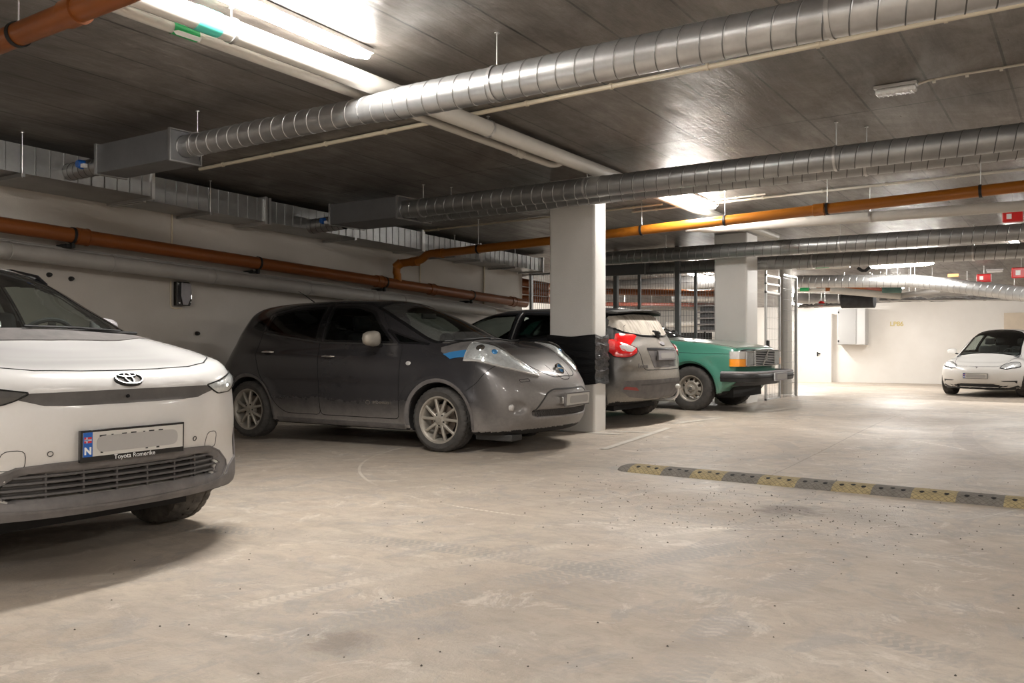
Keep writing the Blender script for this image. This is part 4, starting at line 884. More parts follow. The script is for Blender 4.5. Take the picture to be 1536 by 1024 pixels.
# ================================================================== dirty dark hatchback, seen from behind
def dirty_hatch():
    s = dict(len=(-3.50, .92), w=.905, h=1.52, low=[(-3.5, .95), (-3.3, 1.0), (-2.6, 1.02), (-1, 1.0), (-.4, .99), (0, .96), (.5, .86), (.8, .74), (.9, .6)], crown=.06, cpow=3,
        plan=[(-3.5, .78), (-3.25, .845), (-2.9, .885), (-2.6, .90), (0, .90), (.5, .85), (.9, .72)], side=[(.15, .08), (.3, .03), (.5, .0), (.62, .0), (.72, .012), (.9, .03), (1.0, .07), (1.15, .13)],
        front=[(.2, .8), (.5, .86), (.7, .84), (.9, .7)], bow=(.35, 2.2), rear=[(.20, -3.26), (.30, -3.37), (.42, -3.445), (.56, -3.47), (.68, -3.455), (.75, -3.40), (.95, -3.365), (1.05, -3.33), (1.2, -3.24)], rbow=(.30, 2.6), bot=[(-3.45, .31), (-3.1, .26), (-2.9, .2), (.6, .18), (.9, .2)],
        roof=[(-3.42, .92), (-3.31, 1.10), (-3.21, 1.27), (-3.12, 1.39), (-2.97, 1.45), (-2.5, 1.485), (-1.8, 1.49), (-1.3, 1.48), (-.95, 1.42), (-.5, 1.25), (-.1, 1.08), (.2, .93)], wbow=(.3, .24), xm=-1.8, belt=1.0,
        gplan=[(-3.3, .74), (-2.9, .80), (-2, .84), (-1, .84), (-.2, .80)], tum=.30, tum2=.42, rcrown=.05, kg=.09, kb=.06, arch=[(0, .32, .365, .02), (-2.65, .32, .365, .02)], crease=[(.015, .86, .04, -3.2, .2)])
    pm = paint('dark_blue_grey_paint', (.035, .038, .045), .25, (.43, .385, .33), .22, .62, .80, metal=.4, end_dirt_or_light=(-3.05, -3.44, .66))
    root = thing('hatchback_car', 'mud-covered dark hatchback behind the wrapped column, tail with red lamps facing the aisle', 'car', (10.33, 8.03, .062), math.radians(90))
    half = sm([(.05, 0), (.0, -.4), (-.14, -.66), (-.5, -.66), (-.95, -.58), (-1.08, -.5), (-1.05, 0)], 4, False); ws = half[:-1] + [(a, -b) for a, b in half[::-1][:-1]]
    fw = rnd([(-.45, 1.03), (-.95, 1.34), (-1.2, 1.40), (-1.6, 1.41), (-1.56, 1.06)], .04); rw = rnd([(-1.66, 1.06), (-1.70, 1.41), (-2.3, 1.385), (-2.62, 1.30), (-2.50, 1.11)], .05); qw = rnd([(-2.56, 1.13), (-2.68, 1.28), (-2.92, 1.24), (-2.98, 1.17)], .02)
    rg = rnd([(-.64, 1.14), (-.35, 1.10), (0, 1.09), (.35, 1.10), (.64, 1.14), (.735, 1.215), (.64, 1.375), (.3, 1.405), (-.3, 1.405), (-.64, 1.375), (-.735, 1.215)], .04)
    holes = [('T', inset(ws, .02))] + [(v, inset(P, .015)) for v in 'RL' for P in (fw, rw, qw)] + [('K', inset(rg, .02))]
    fd = [(-.45, .3), (-.45, 1.0), (-.9, 1.36), (-1.2, 1.44), (-1.63, 1.45), (-1.6, 1.0), (-1.58, .3)]; rd = [(-1.58, .3), (-1.6, 1.0), (-1.63, 1.45), (-2.3, 1.43), (-2.68, 1.33), (-2.55, 1.05), (-2.6, .9), (-2.4, .62), (-2.22, .3)]
    gate = rnd([(-.52, .685), (-.57, .93), (-.74, 1.10), (-.78, 1.22), (-.68, 1.42), (.68, 1.42), (.78, 1.22), (.74, 1.10), (.57, .93), (.52, .685)], .05)
    bump = [(-1, .1), (-1, .70), (-.60, .72), (-.5, .682), (.5, .682), (.60, .72), (1, .70), (1, .1)]
    sk, parts = car_shell(s, root, pm, holes, [('tailgate', 'K', gate, lambda c: (c[:, 0] < -2.95) & (c[:, 2] > .68)), ('front_door', 'L', fd, None), ('rear_door', 'L', rd, None), ('rear_bumper', 'K', bump, lambda c: c[:, 0] < -3.05)], .02)
    tg, rbp = parts['tailgate'], parts['rear_bumper']
    sk.stroke('tailgate_gap', gate, 'K', 'gap', tg, .007, True); sk.stroke('door_gap', rnd(fd, .05), 'L', 'gap', parts['front_door'], .006, True); sk.stroke('door_gap', rnd(rd, .05), 'L', 'gap', parts['rear_door'], .006, True)
    window(sk, root, 'windscreen', ws, 'T', 'clearglass', .04)
    for v in 'RL':
        for P, g in ((fw, 'winglass'), (rw, 'winglass')): window(sk, root, 'side_window', P, v, g, .02)
        window(sk, root, 'quarter_window', qw, v, 'privacy', .015)
        sk.stroke('pillar_trim', [(-1.61, 1.07), (-1.65, 1.42)], v, 'steel' if v == 'L' else 'gloss', root, .014, off=.006)
        for a in (0, -2.65):
            ar = [(a + .385 * math.cos(t), .32 + .385 * math.sin(t)) for t in np.linspace(math.radians(-8), math.radians(188), 30)]; sk.stroke('arch_lip', ar, v, 'cladding', root, .03, off=.004)
    window(sk, tg, 'rear_window', rg, 'K', 'dustglass', .02)
    for sg in (-1, 1):
        P = [(sg * .575, .955), (sg * .60, .90), (sg * .70, .853), (sg * .79, .838), (sg * .835, .85), (sg * .84, 1.0), (sg * .83, 1.07), (sg * .78, 1.085), (sg * .71, 1.04), (sg * .64, .985)]
        if sg < 0: P = P[::-1]
        P = rnd(P, .02); tl = sk.patch('tail_light', P, 'K', 'red', root, .006, .02, .03, bulge=.02, bw=.05); sk.stroke('lamp_rim', P, 'K', 'gap', tl, .006, True, off=.010)
        P = [(sg * .61, .945), (sg * .70, .90), (sg * .775, .915), (sg * .76, .985), (sg * .70, .99)]
        if sg < 0: P = P[::-1]
        sk.patch('reverse_lens', rnd(P, .02), 'K', 'clear', tl, .026, .012, .03, bulge=.006)
        if sg > 0:
            P = rnd([(.895, 1.12), (.83, 1.155), (.80, 1.12), (.80, .85), (.85, .84)], .01)
            sk.patch('lamp_side', rnd([(-3.24, 1.12), (-3.08, 1.14), (-3.10, .93), (-3.26, .86)][::-1], .03), 'L', 'red', tl, .008, .02, .03, bulge=.012)
        sk.patch('bumper_reflector', rnd([(sg * .60, .435), (sg * .80, .455), (sg * .78, .49), (sg * .64, .475)][::(1 if sg > 0 else -1)], .01), 'K', 'redlamp', rbp, .006, .01, .03)
    # plate recess, plate, emblem, lettering
    sk.patch('plate_recess', rnd([(-.42, .945), (.42, .945), (.36, .80), (.33, .715), (-.33, .715), (-.36, .80)][::-1], .02), 'K', 'cladding', tg, .003, .008, .03)
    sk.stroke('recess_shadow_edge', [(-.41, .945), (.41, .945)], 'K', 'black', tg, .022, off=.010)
    p, n = place_on(sk, 'K', 0, .86, .012); numplate(tg, p, Vector((-1, 0, .05)), .52, .11, False, True, 'cladding', .010, platem='cladlight')
    p, n = place_on(sk, 'K', 0, 1.01, .006); m4 = frame_at(p, n); bm = B(); lathe(bm, [(.001, .010), (.060, .008), (.068, 0), (.068, -.006)], 30, 'z', mt=m4 @ Matrix.Diagonal((1, .45, 1, 1))); obj('emblem', bm, 'cladlight', tg)
    p, n = place_on(sk, 'K', .54, .735, .004); text('Focus', .075, tg, 'cladding', frame_at(p, n), 'model_lettering', .002, .001)
    # spoiler, wiper
    sp = [(-.62, 1.335), (-.45, 1.352), (0, 1.362), (.45, 1.352), (.62, 1.335), (.60, 1.372), (.45, 1.395), (0, 1.408), (-.45, 1.395), (-.60, 1.372)]
    bm = B(); prev = None
    for i in range(25):
        y = -.64 + 1.28 * i / 24; k = (y / .64) ** 2; x = -3.225 + .15 * k; z = 1.435 - .035 * k
        r = [bm.verts.new(q) for q in ((x, y, z), (x + .008, y, z - .018), (x + .12, y, z - .014), (x + .22, y, z + .016), (x + .08, y, z + .016))]
        if prev:
            for j in range(5): bm.faces.new((prev[j], prev[(j + 1) % 5], r[(j + 1) % 5], r[j]))
        else: bm.faces.new(r)
        prev = r
    bm.faces.new(prev[::-1]); obj('roof_spoiler', bm, 'dark', tg)
    p, n = place_on(sk, 'K', -.02, 1.12, .02); bm = B(); lathe(bm, [(.001, .03), (.04, .025), (.05, 0), (.05, -.03)], 20, 'z', mt=frame_at(p, n)); o = obj('rear_wiper', bm, 'black', tg)
    q, n2 = place_on(sk, 'K', .10, 1.155, .03); bm = B(); tube(bm, [p + n * .02, p.lerp(q, .5) + n * .02, q], [.022, .018, .012], 8); obj('wiper_arm', bm, 'black', o)
    # bumper lower insert and tow bar
    ins = [(-.80, .56), (-.5, .565), (0, .57), (.5, .565), (.80, .56), (.82, .44), (.70, .36), (.4, .325), (-.4, .325), (-.70, .36), (-.82, .44)][::-1]
    sk.patch('bumper_insert', ins, 'K', 'cladding', rbp, .003, .01, .04)
    sk.stroke('bumper_line', [(.58, .505), (0, .515), (-.58, .505)], 'K', 'slat', rbp, .02, off=.008)
    bm = B(); tube(bm, [(-3.30, 0, .30)] + arc((-3.38, 0, .30), (-3.58, 0, .28), (-3.60, 0, .40), 6) + [(-3.60, 0, .44)], .017, 12); tb = obj('tow_bar', bm, 'steel', root)
    bm = B(); bmesh.ops.create_uvsphere(bm, u_segments=20, v_segments=12, radius=.032, matrix=Matrix.Translation((-3.60, 0, .47))); obj('tow_ball_cover', bm, 'plate', tb)
    for a in (0, -2.65):
        for sg in (-1, 1): wheel(root, a, sg * .885, .32, sg, .32, .21, .215, 'five', 'dark', 'dirtyrubber', rot=.4)
    for sg in (-1, 1): mirror_housing(root, -.66, sg * 1.0, 1.08, sg, 'black', .95)
    interior(root, [(-.95, -.37, .55, 0), (-.95, .37, .55, 0), (-1.8, -.37, .58, 0), (-1.8, .37, .58, 0)], (-.5, .37, .92), (-.50, 0, .92, 1.0), .66)
    bm = B(); box(bm, -3.0, .5, -.6, .6, .17, .28); obj('undertray', bm, 'void', root)
    bm = B(); tube(bm, [(-3.05, -.42, .27), (-3.36, -.45, .285)], .032, 16); obj('exhaust_pipe', bm, 'steel', root)
    return root
# ================================================================== green classic saloon
def saloon():
    s = dict(len=(-3.75, .86), w=.86, h=1.50, low=[(-3.75, .92), (-3.5, .97), (-2.6, 1.0), (-1, 1.075), (-.5, 1.065), (0, 1.035), (.35, .997), (.65, .945), (.76, .91), (.82, .86)], crown=.035, cpow=4,
        plan=[(-3.75, .80), (-3.2, .835), (0, .845), (.4, .835), (.68, .815), (.80, .79)], side=[(.15, .07), (.3, .03), (.5, .0), (.76, .0), (.83, .006), (.86, .022), (.92, .035), (.99, .055), (1.05, .08)],
        front=[(.2, .62), (.38, .70), (.5, .74), (.62, .745), (.70, .765), (.86, .745), (.95, .72)], bow=(.07, 2.5), rear=[(.3, -3.6), (.6, -3.7), (.9, -3.7), (1.0, -3.6)], rbow=(.08, 3), bot=[(-3.6, .32), (-3.0, .22), (.42, .24), (.55, .36), (.8, .44)],
        roof=[(-3.6, .95), (-3.45, 1.10), (-3.15, 1.38), (-2.9, 1.46), (-2.4, 1.52), (-1.85, 1.53), (-1.56, 1.51), (-1.38, 1.45), (-1.1, 1.31), (-.72, 1.105), (-.55, 1.02)], wbow=(.18, .15), xm=-2.1, belt=1.0,
        gplan=[(-3.6, .68), (-3.0, .70), (-2.5, .73), (-1, .745), (-.2, .73)], tum=.30, tum2=.1, rcrown=.04, kg=.06, kb=.04, kt=.05, kf=.05, arch=[(0, .325, .385, .016), (-2.65, .325, .385, .016)])
    pm = paint('classic_green_paint', (.060, .235, .170), .28, (.40, .36, .31), .10, .52, .35, coat=.6)
    # dust lies on level panels: driven by the surface normal, so it follows the metal
    N = NT(pm); ge = N.n('ShaderNodeNewGeometry'); se = N.n('ShaderNodeSeparateXYZ'); N.l(ge.outputs['Normal'], se.inputs[0])
    mr = N.n('ShaderNodeMapRange'); N.l(se.outputs['Z'], mr.inputs[0]); mr.inputs[1].default_value = .72; mr.inputs[2].default_value = .97; mr.inputs[3].default_value = 0; mr.inputs[4].default_value = .55
    old = [l for l in pm.node_tree.links if l.to_socket == N.b.inputs['Base Color']][0].from_socket; N.l(N.mix(mr.outputs[0], old, (.42, .38, .33)), N.b.inputs['Base Color'])
    root = thing('classic_saloon_car', 'sea-green classic saloon with rectangular headlights and large black bumper', 'car', (12.86, 4.93, .085), math.radians(-92.5))
    half = sm([(-.66, 0), (-.69, -.45), (-.76, -.66), (-1.1, -.625), (-1.44, -.575), (-1.53, -.55), (-1.56, -.3), (-1.57, 0)], 4, False); ws = half[:-1] + [(a, -b) for a, b in half[::-1][:-1]]
    fw = rnd([(-.98, 1.10), (-1.40, 1.38), (-1.6, 1.43), (-2.02, 1.44), (-2.02, 1.10)], .03); rw = rnd([(-2.09, 1.10), (-2.09, 1.44), (-2.75, 1.42), (-3.0, 1.12), (-2.95, 1.10)], .03); rg = rnd([(-.58, 1.10), (.58, 1.06), (.52, 1.36), (-.52, 1.36)], .04)
    holes = [('T', inset(ws, .018))] + [(v, inset(P, .015)) for v in 'RL' for P in (fw, rw)] + [('K', inset(rg, .02))]
    hp = [(-.64, 0), (-.67, -.45), (-.74, -.66), (-.62, -.735), (.4, -.735), (.70, -.71), (.725, -.3), (.735, 0)]; hp = hp + [(a, -b) for a, b in hp[::-1][1:-1]]
    fd = [(-1.0, .3), (-.98, 1.07), (-1.36, 1.40), (-1.55, 1.47), (-2.05, 1.47), (-2.05, .3)]
    sk, parts = car_shell(s, root, pm, holes, [('hood', 'T', hp, lambda c: c[:, 2] > .85), ('front_door', 'R', fd, None)], .018)
    hd, body = parts['hood'], parts['body']
    sk.stroke('hood_gap', hp, 'T', 'gap', hd, .008, True); sk.stroke('door_gap', fd, 'R', 'gap', parts['front_door'], .007, True)
    window(sk, root, 'windscreen', ws, 'T', 'clearglass', .02)
    A = sm([(-.76, -.685), (-1.1, -.650), (-1.45, -.60)], 4, False)
    for sg in (-1, 1): sk.stroke('windscreen_moulding', [(a, sg * abs(b)) for a, b in A], 'T', 'steel', root, .030, off=.008, th=.015)
    sk.stroke('windscreen_moulding', [(-1.565, -.52), (-1.585, 0), (-1.565, .52)], 'T', 'steel', root, .02, off=.006)
    for v in 'RL':
        window(sk, root, 'side_window', fw, v, 'winglass', .012); window(sk, root, 'side_window', rw, v, 'winglass', .012)
        sk.stroke('crease_line', [(-3.2, .885), (-1.4, .875), (.60, .835)], v, 'gap', body, .005, off=.002)
        sk.stroke('rubbing_strip', [(-2.2, .56), (-.50, .56)], v, 'black', root, .035, off=.008)
    window(sk, root, 'rear_window', rg, 'K', 'winglass', .02)
    wiper(root, [(-.66, .10), (-.70, -.20), (-.78, -.45)], sk); wiper(root, [(-.66, .62), (-.70, .32), (-.78, .10)], sk)
    cw = [(-.66, 0), (-.69, -.45), (-.74, -.64)]; full = [(a, -b) for a, b in cw[::-1]] + cw[1:]; sk.patch('cowl_vent', [(a + .045, b) for a, b in full] + [(a - .01, b) for a, b in full[::-1]], 'T', 'black', root, .004, .01, .04)
    # square face
    X = .765
    bm = B(); box(bm, X - .05, X + .005, -.70, .70, .655, .885); obj('front_panel', bm, 'black', root)
    for sg in (-1, 1):
        bm = B(); box(bm, X, X + .03, sg * .405 - .0 if sg > 0 else -.675, .675 if sg > 0 else -.405, .668, .868); h = obj('headlight', bm, 'refl', root, bevel=.012)
        bm = B(); box(bm, X + .030, X + .040, (.415 if sg > 0 else -.665), (.665 if sg > 0 else -.415), .678, .858); obj('headlight_glass', bm, 'lampglass', h, bevel=.008)
        bm = B()
        for q in ((.395, .685, .86, .875), (.395, .685, .660, .672)): box(bm, X + .015, X + .045, *( (q[0], q[1]) if sg > 0 else (-q[1], -q[0])), q[2], q[3])
        obj('headlight_rim', bm, 'chrome', h)
        # corner indicator wraps round the wing
        P0 = [(X + .025, .69), (X + .02, .76), (X - .02, .822), (X - .10, .846), (X - .145, .848)]
        for (zz0, zz1, mm, nm) in ((.66, .765, 'amber', 'indicator_lens'), (.768, .875, 'clear', 'side_lamp_lens')):
            bm = B(); rows = []
            for i, (a, b) in enumerate(P0):
                tp = (0 if zz0 < .7 else .0); rows.append([bm.verts.new((a, sg * b, zz0)), bm.verts.new((a, sg * b, zz1)), bm.verts.new((a - .03, sg * (b - .03), zz1)), bm.verts.new((a - .03, sg * (b - .03), zz0))])
            for r, q in zip(rows, rows[1:]):
                for j in range(4): bm.faces.new((r[j], r[(j + 1) % 4], q[(j + 1) % 4], q[j]))
            bm.faces.new(rows[0]); bm.faces.new(rows[-1][::-1]); obj(nm, bm, mm, root)
    # grille
    bm = B(); box(bm, X, X + .006, -.385, .385, .665, .885); g = obj('grille', bm, 'void', root)
    for k in range(8):
        z = .684 + k * .0252; bm = B(); box(bm, X + .008, X + .040, -.375, .375, z - .0045, z + .0045); obj('grille_bar', bm, 'cabinet', g)
    for (a, b, c, d) in ((-.39, .39, .878, .892), (-.39, .39, .656, .668), (-.395, -.38, .656, .892), (.38, .395, .656, .892)):
        bm = B(); box(bm, X + .01, X + .055, a, b, c, d); obj('grille_frame', bm, 'chrome', g)
    bm = B(); a = Vector((X + .052, -.10, .665)); b = Vector((X + .052, .12, .885)); d = (b - a).normalized(); sd = Vector((0, -d.z, d.y)) * .014
    vs = [bm.verts.new(p + q) for q in (Vector((0, 0, 0)), Vector((.008, 0, 0))) for p in (a - sd, a + sd, b + sd, b - sd)]
    for f in ((0, 1, 2, 3), (7, 6, 5, 4), (0, 4, 5, 1), (1, 5, 6, 2), (2, 6, 7, 3), (3, 7, 4, 0)): bm.faces.new([vs[i] for i in f])
    obj('diagonal_bar', bm, 'chrome', g)
    m4 = frame_at(Vector((X + .068, .01, .775)), Vector((1, 0, 0))); bm = B(); flat_ring(bm, m4, .032, .032, .008, -.004, .006); em = obj('emblem', bm, 'chrome', g)
    bm = B(); box(bm, -.008, .050, -.006, .006, .0, .007, m4 @ Matrix.Rotation(math.radians(45), 4, 'Z')); obj('emblem_arrow', bm, 'chrome', em)
    # bumper: bar sweeping round both corners
    def bar(bm, prof, pts):
        prev = None
        for i, p in enumerate(pts):
            a = Vector(pts[max(0, i - 1)]); b = Vector(pts[min(len(pts) - 1, i + 1)]); d = (b - a).normalized(); n = Vector((d.y, -d.x))
            r = [bm.verts.new((p[0] + n.x * o, p[1] + n.y * o, z)) for o, z in prof]
            if prev:
                for j in range(len(prof)): bm.faces.new((prev[j], prev[(j + 1) % len(prof)], r[(j + 1) % len(prof)], r[j]))
            else: bm.faces.new(r)
            prev = r
        bm.faces.new(prev[::-1])
    ar = [(.50, -.865), (.66, -.870)] + [tuple(v[:2]) for v in arc((.74, -.868, 0), (.93, -.85, 0), (.955, -.66, 0), 6)] + [(.975, -.35), (.98, 0)]
    path = ar + [(a, -b) for a, b in ar[::-1][1:]]
    bm = B(); bar(bm, [(-.01, .44), (.045, .445), (.055, .475), (.055, .54), (.045, .555), (-.01, .555)][::-1], path); bp = obj('bumper', bm, 'black', root)
    bm = B(); bar(bm, [(-.01, .556), (.045, .557), (.05, .575), (.01, .592), (-.01, .592)][::-1], path); obj('bumper_capping', bm, 'cladlight', bp)
    bm = B(); bar(bm, [(.054, .492), (.060, .495), (.060, .512), (.054, .515)][::-1], path); obj('bumper_groove', bm, 'void', bp)
    numplate(root, Vector((1.05, .0, .505)), Vector((1, 0, 0)), .50, .11, False, True, 'cabinet', .004, platem='cladlight')
    ap = [(.60, -.76), (.78, -.70), (.84, -.4), (.85, 0)]; ap = ap + [(a, -b) for a, b in ap[::-1][1:]]
    bm = B(); bar(bm, [(-.02, .38), (.0, .38), (.02, .46), (.0, .46)], ap); obj('front_valance', bm, 'black', root)
    for sg in (-1, 1):
        ar2 = [(.41 * math.cos(t), .325 + .41 * math.sin(t)) for t in np.linspace(math.radians(-5), math.radians(185), 30)]; sk.stroke('arch_lip', ar2, 'R' if sg < 0 else 'L', pm, root, .05, off=.010, th=.02)
        for a in (0, -2.65): wheel(root, a, sg * .825, .328, sg, .328, .19, .185, 'steel', 'alloy', 'rubber', rot=.2)
        mirror_housing(root, -1.12, sg * .93, 1.15, sg, 'black', .75)
    interior(root, [(-1.6, -.35, .60, 0), (-1.6, .35, .60, 0), (-2.4, -.35, .62, 0), (-2.4, .35, .62, 0)], (-1.15, .35, .99), (-1.12, -.8, 1.0, 1.06), .6)
    bm = B(); box(bm, -3.2, .55, -.55, .55, .20, .40); obj('undertray', bm, 'void', root)
    return root
# ================================================================== white saloon beyond the crest
def electric():
    s = dict(len=(-3.75, .90), w=.95, h=1.66, low=[(-3.7, 1.0), (-1, 1.0), (-.4, .985), (0, .93), (.4, .845), (.7, .745), (.84, .66), (.9, .55)], crown=.09, cpow=2.5, ridge=[(.045, .70, .14, -.2, .2, .6, .85)],
        plan=[(-3.7, .78), (-3, .90), (0, .935), (.4, .90), (.7, .83), (.9, .72)], side=[(.15, .08), (.3, .02), (.5, 0), (.75, .01), (.92, .06), (1.1, .13)],
        front=[(.15, .72), (.28, .82), (.42, .865), (.55, .87), (.66, .84), (.76, .76), (.9, .55)], bow=(.48, 2.2), rear=[(.2, -3.5), (.6, -3.68), (1.0, -3.55)], rbow=(.35, 2.3), bot=[(-3.6, .2), (.7, .18), (.9, .2)],
        roof=[(-3.6, .95), (-3.2, 1.22), (-2.6, 1.48), (-1.9, 1.60), (-1.4, 1.625), (-1.0, 1.57), (-.6, 1.37), (-.1, 1.10), (.12, .99), (.4, .85)], wbow=(.36, .2), xm=-1.7, belt=1.0,
        gplan=[(-3.4, .65), (-2.5, .78), (-1, .82), (-.2, .78)], tum=.30, tum2=.45, rcrown=.05, kg=.12, kb=.06, arch=[(0, .36, .395, .015), (-2.89, .36, .395, .015)])
    s['extra'] = [pocket(s, [(.25, .50), (.33, .36)], .235, .315, .05)]
    pm = paint('white_paint', (.80, .79, .775), .2, (.45, .39, .31), .25, .85, .55, coat=.9)
    root = thing('electric_car', 'white electric car with closed nose parked by the far white wall', 'car', (23.94, 2.26, floorz(23, 2)), math.radians(169))
    half = sm([(.05, 0), (.0, -.4), (-.14, -.66), (-.5, -.62), (-1.0, -.55), (-1.15, -.4), (-1.15, 0)], 4, False); ws = half[:-1] + [(a, -b) for a, b in half[::-1][:-1]]
    fw = rnd([(-.5, 1.06), (-1.0, 1.42), (-1.3, 1.50), (-1.75, 1.50), (-1.7, 1.08)], .05); rw = rnd([(-1.8, 1.08), (-1.82, 1.50), (-2.5, 1.44), (-2.95, 1.2), (-2.8, 1.12)], .05)
    holes = [('T', inset(ws, .02))] + [(v, inset(P, .015)) for v in 'RL' for P in (fw, rw)]
    hp = sm([(-.02, 0), (-.07, -.42), (-.2, -.70), (.2, -.62), (.5, -.55), (.68, -.40), (.74, 0)], 4, False); hp = hp + [(a, -b) for a, b in hp[::-1][1:-1]]
    sk, parts = car_shell(s, root, pm, holes, [('hood', 'T', hp, lambda c: c[:, 2] > .7)], .022)
    sk.stroke('hood_gap', hp, 'T', 'gap', parts['hood'], .006, True); window(sk, root, 'windscreen', ws, 'T', 'clearglass', .03)
    for v in 'RL': window(sk, root, 'side_window', fw, v, 'clearglass', .02); window(sk, root, 'side_window', rw, v, 'winglass', .02)
    for sg in (-1, 1):
        P = [(.30, sg * .80), (.42, sg * .66), (.58, sg * .52), (.70, sg * .47), (.66, sg * .60), (.52, sg * .76), (.40, sg * .84)]
        if sg < 0: P = P[::-1]
        h = sk.patch('headlight', rnd(P, .03), 'T', 'refl', root, .003, .02, .03, bulge=.008); sk.stroke('lamp_rim', rnd(P, .03), 'T', 'gap', h, .012, True, off=.006)
        P = rnd([(sg * .50, .395), (sg * .80, .405), (sg * .79, .33), (sg * .75, .37), (sg * .56, .375)], .01)
        if sg < 0: P = P[::-1]
        sk.patch('fog_slot', P, 'F', 'black', root, .003, .01, .03)
        mirror_housing(root, -.68, sg * 1.02, 1.06, sg, pm, .95)
        for a in (0, -2.89): wheel(root, a, sg * .925, .36, sg, .36, .24, .235, 'five', 'dark', 'rubber')
    sk.patch('lower_lip', [(-.80, .29), (-.6, .215), (.6, .215), (.80, .29), (.84, .25), (.78, .14), (-.78, .14), (-.84, .25)][::-1], 'F', 'black', root, .006, .01, .04)
    sk.patch('lower_grille', rnd([(-.48, .245), (-.36, .315), (.36, .315), (.48, .245)][::-1], .02), 'F', 'black', root, .003, .006, .04)
    p, n = place_on(sk, 'F', 0, .50, .012); numplate(root, p, Vector((1, 0, -.02)), .52, .112, True, True, 'gloss', .008)
    p, n = place_on(sk, 'F', 0, .69, .003); m4 = frame_at(p, n); bm = B(); box(bm, -.004, .004, -.03, .022, 0, .003, m4); box(bm, -.028, .028, .02, .028, 0, .003, m4); obj('emblem', bm, 'chrome', root)
    interior(root, [(-1.05, -.38, .62, 0), (-1.05, .38, .62, 0), (-2.0, -.38, .64, 0), (-2.0, .38, .64, 0)], (-.6, .38, .98), (-.6, 0, .95, 1.03), .68)
    return root
# ================================================================== the garage itself
EXPO = 2.42
def grid(name, x0, x1, y0, y1, nx, ny, zf, m, kind='structure'):
    xs = np.linspace(x0, x1, nx); ys = np.linspace(y0, y1, ny)
    V = [(a, b, zf(a, b)) for a in xs for b in ys]; F = [(i * ny + j, (i + 1) * ny + j, (i + 1) * ny + j + 1, i * ny + j + 1) for i in range(nx - 1) for j in range(ny - 1)]
    me = bpy.data.meshes.new(name); me.from_pydata(V, [], F); me.polygons.foreach_set('use_smooth', [True] * len(F)); return tag(link(name, me, None, m), kind=kind)
YW, XE, XF = 9.6, 14.6, 29.6          # left wall, its end, far wall
grid('floor', -6.5, XF + .2, -9.2, 14.2, 220, 60, floorz, 'floor')
c = grid('ceiling', -6.5, XF + .2, -9.2, 14.2, 30, 20, ceilz, 'ceil'); c.data.flip_normals()
def wall(name, x0, x1, y0, y1, m, z0=-.5, z1=3.9):
    bm = B(); box(bm, x0, x1, y0, y1, z0, z1); return tag(obj(name, bm, m, smooth=False), kind='structure')
wall('wall_left', -6.5, XE, YW, YW + .3, 'wall')
wall('wall_return', XE - .3, XE, YW + .3, 14.0, 'wallw'); wall('wall_left_far', XE, XF, 13.8, 14.1, 'wallw')
wall('wall_far', XF, XF + .3, -9.2, 14.1, 'wallw'); wall('wall_right', -6.5, XF, -9.2, -9.0, 'wallw'); wall('wall_back', -6.6, -6.4, -9.2, YW + .3, 'wallw')
# paler lit bay of wall left of the cabinet, and a cream board to the right
bm = B(); a = at(1247, 500, x=XF - .25); box(bm, XF - .25, XF, a.y, a.y + 1.5, -.3, at(1200, 471, x=XF - .25).z); dr = tag(obj('door_1', bm, 'wallw', smooth=False), kind='structure')
b = at(1228, 530, x=XF - .27); bm = B(); box(bm, XF - .31, XF - .25, b.y - .05, b.y + .05, b.z - .02, b.z + .02); box(bm, XF - .27, XF - .25, b.y + .02, b.y + .06, b.z - .09, b.z + .05); obj('door_handle', bm, 'iron', dr)
a, b = at(1506, 469, x=XF - .05), at(1560, 469, x=XF - .05)
bm = B(); box(bm, XF - .06, XF, b.y, a.y, -.3, a.z); tag(obj('trim_1', bm, mat('cream_board', (.66, .56, .44), .6, var=.1), smooth=False), kind='structure')
# columns
def column(x0, x1, y0, y1, label, name='column'):
    z0 = floorz((x0 + x1) / 2, y0) - .05; bm = B(); box(bm, x0, x1, y0, y1, z0, ceilz(x0, y0) + .05)
    o = obj(name, bm, 'column', None, False); b = o.modifiers.new('b', 'BEVEL'); b.width = .03; b.segments = 3; return tag(o, label, 'column')
c1 = column(8.99, 9.29, 4.90, 5.52, 'white column wrapped in black plastic between the two hatchbacks'); column(13.9, 14.45, 4.76, 5.32, 'bare white column behind the green saloon')
# black plastic wrap round the column: two overlapping creased turns
zt, zb = at(860, 503, x=8.97).z, at(895, 576, x=8.97).z
bm = B(); n = 40; prev = None
per = [(8.975, 4.885), (9.305, 4.885), (9.305, 5.535), (8.975, 5.535)]
ring = []
for i in range(4):
    a, b = Vector(per[i]), Vector(per[(i + 1) % 4])
    for k in range(14): ring.append(a.lerp(b, k / 14))
rows = []
zs = [zb + (zt - zb) * k / 26 for k in range(27)]
for k, z in enumerate(zs):
    r = []
    for i, q in enumerate(ring):
        off = .006 + .007 * math.sin(k * 1.35 + .7 * math.sin(i * .5)) * (1 if (k * 7 + i) % 5 else .3) + .010 * (k % 7 == 0) + random.uniform(-.002, .003); d = (q - Vector((9.14, 5.21))).normalized()
        r.append(bm.verts.new((q.x + d.x * off, q.y + d.y * off, z + .012 * math.sin(i * .45 + k * .3))))
    rows.append(r)
for r, q in zip(rows, rows[1:]):
    for i in range(len(ring)): j = (i + 1) % len(ring); bm.faces.new((r[i], r[j], q[j], q[i]))
tag(obj('plastic_wrap', bm, 'tape'), 'crinkled black plastic wrap bound around the front white column', 'wrap')
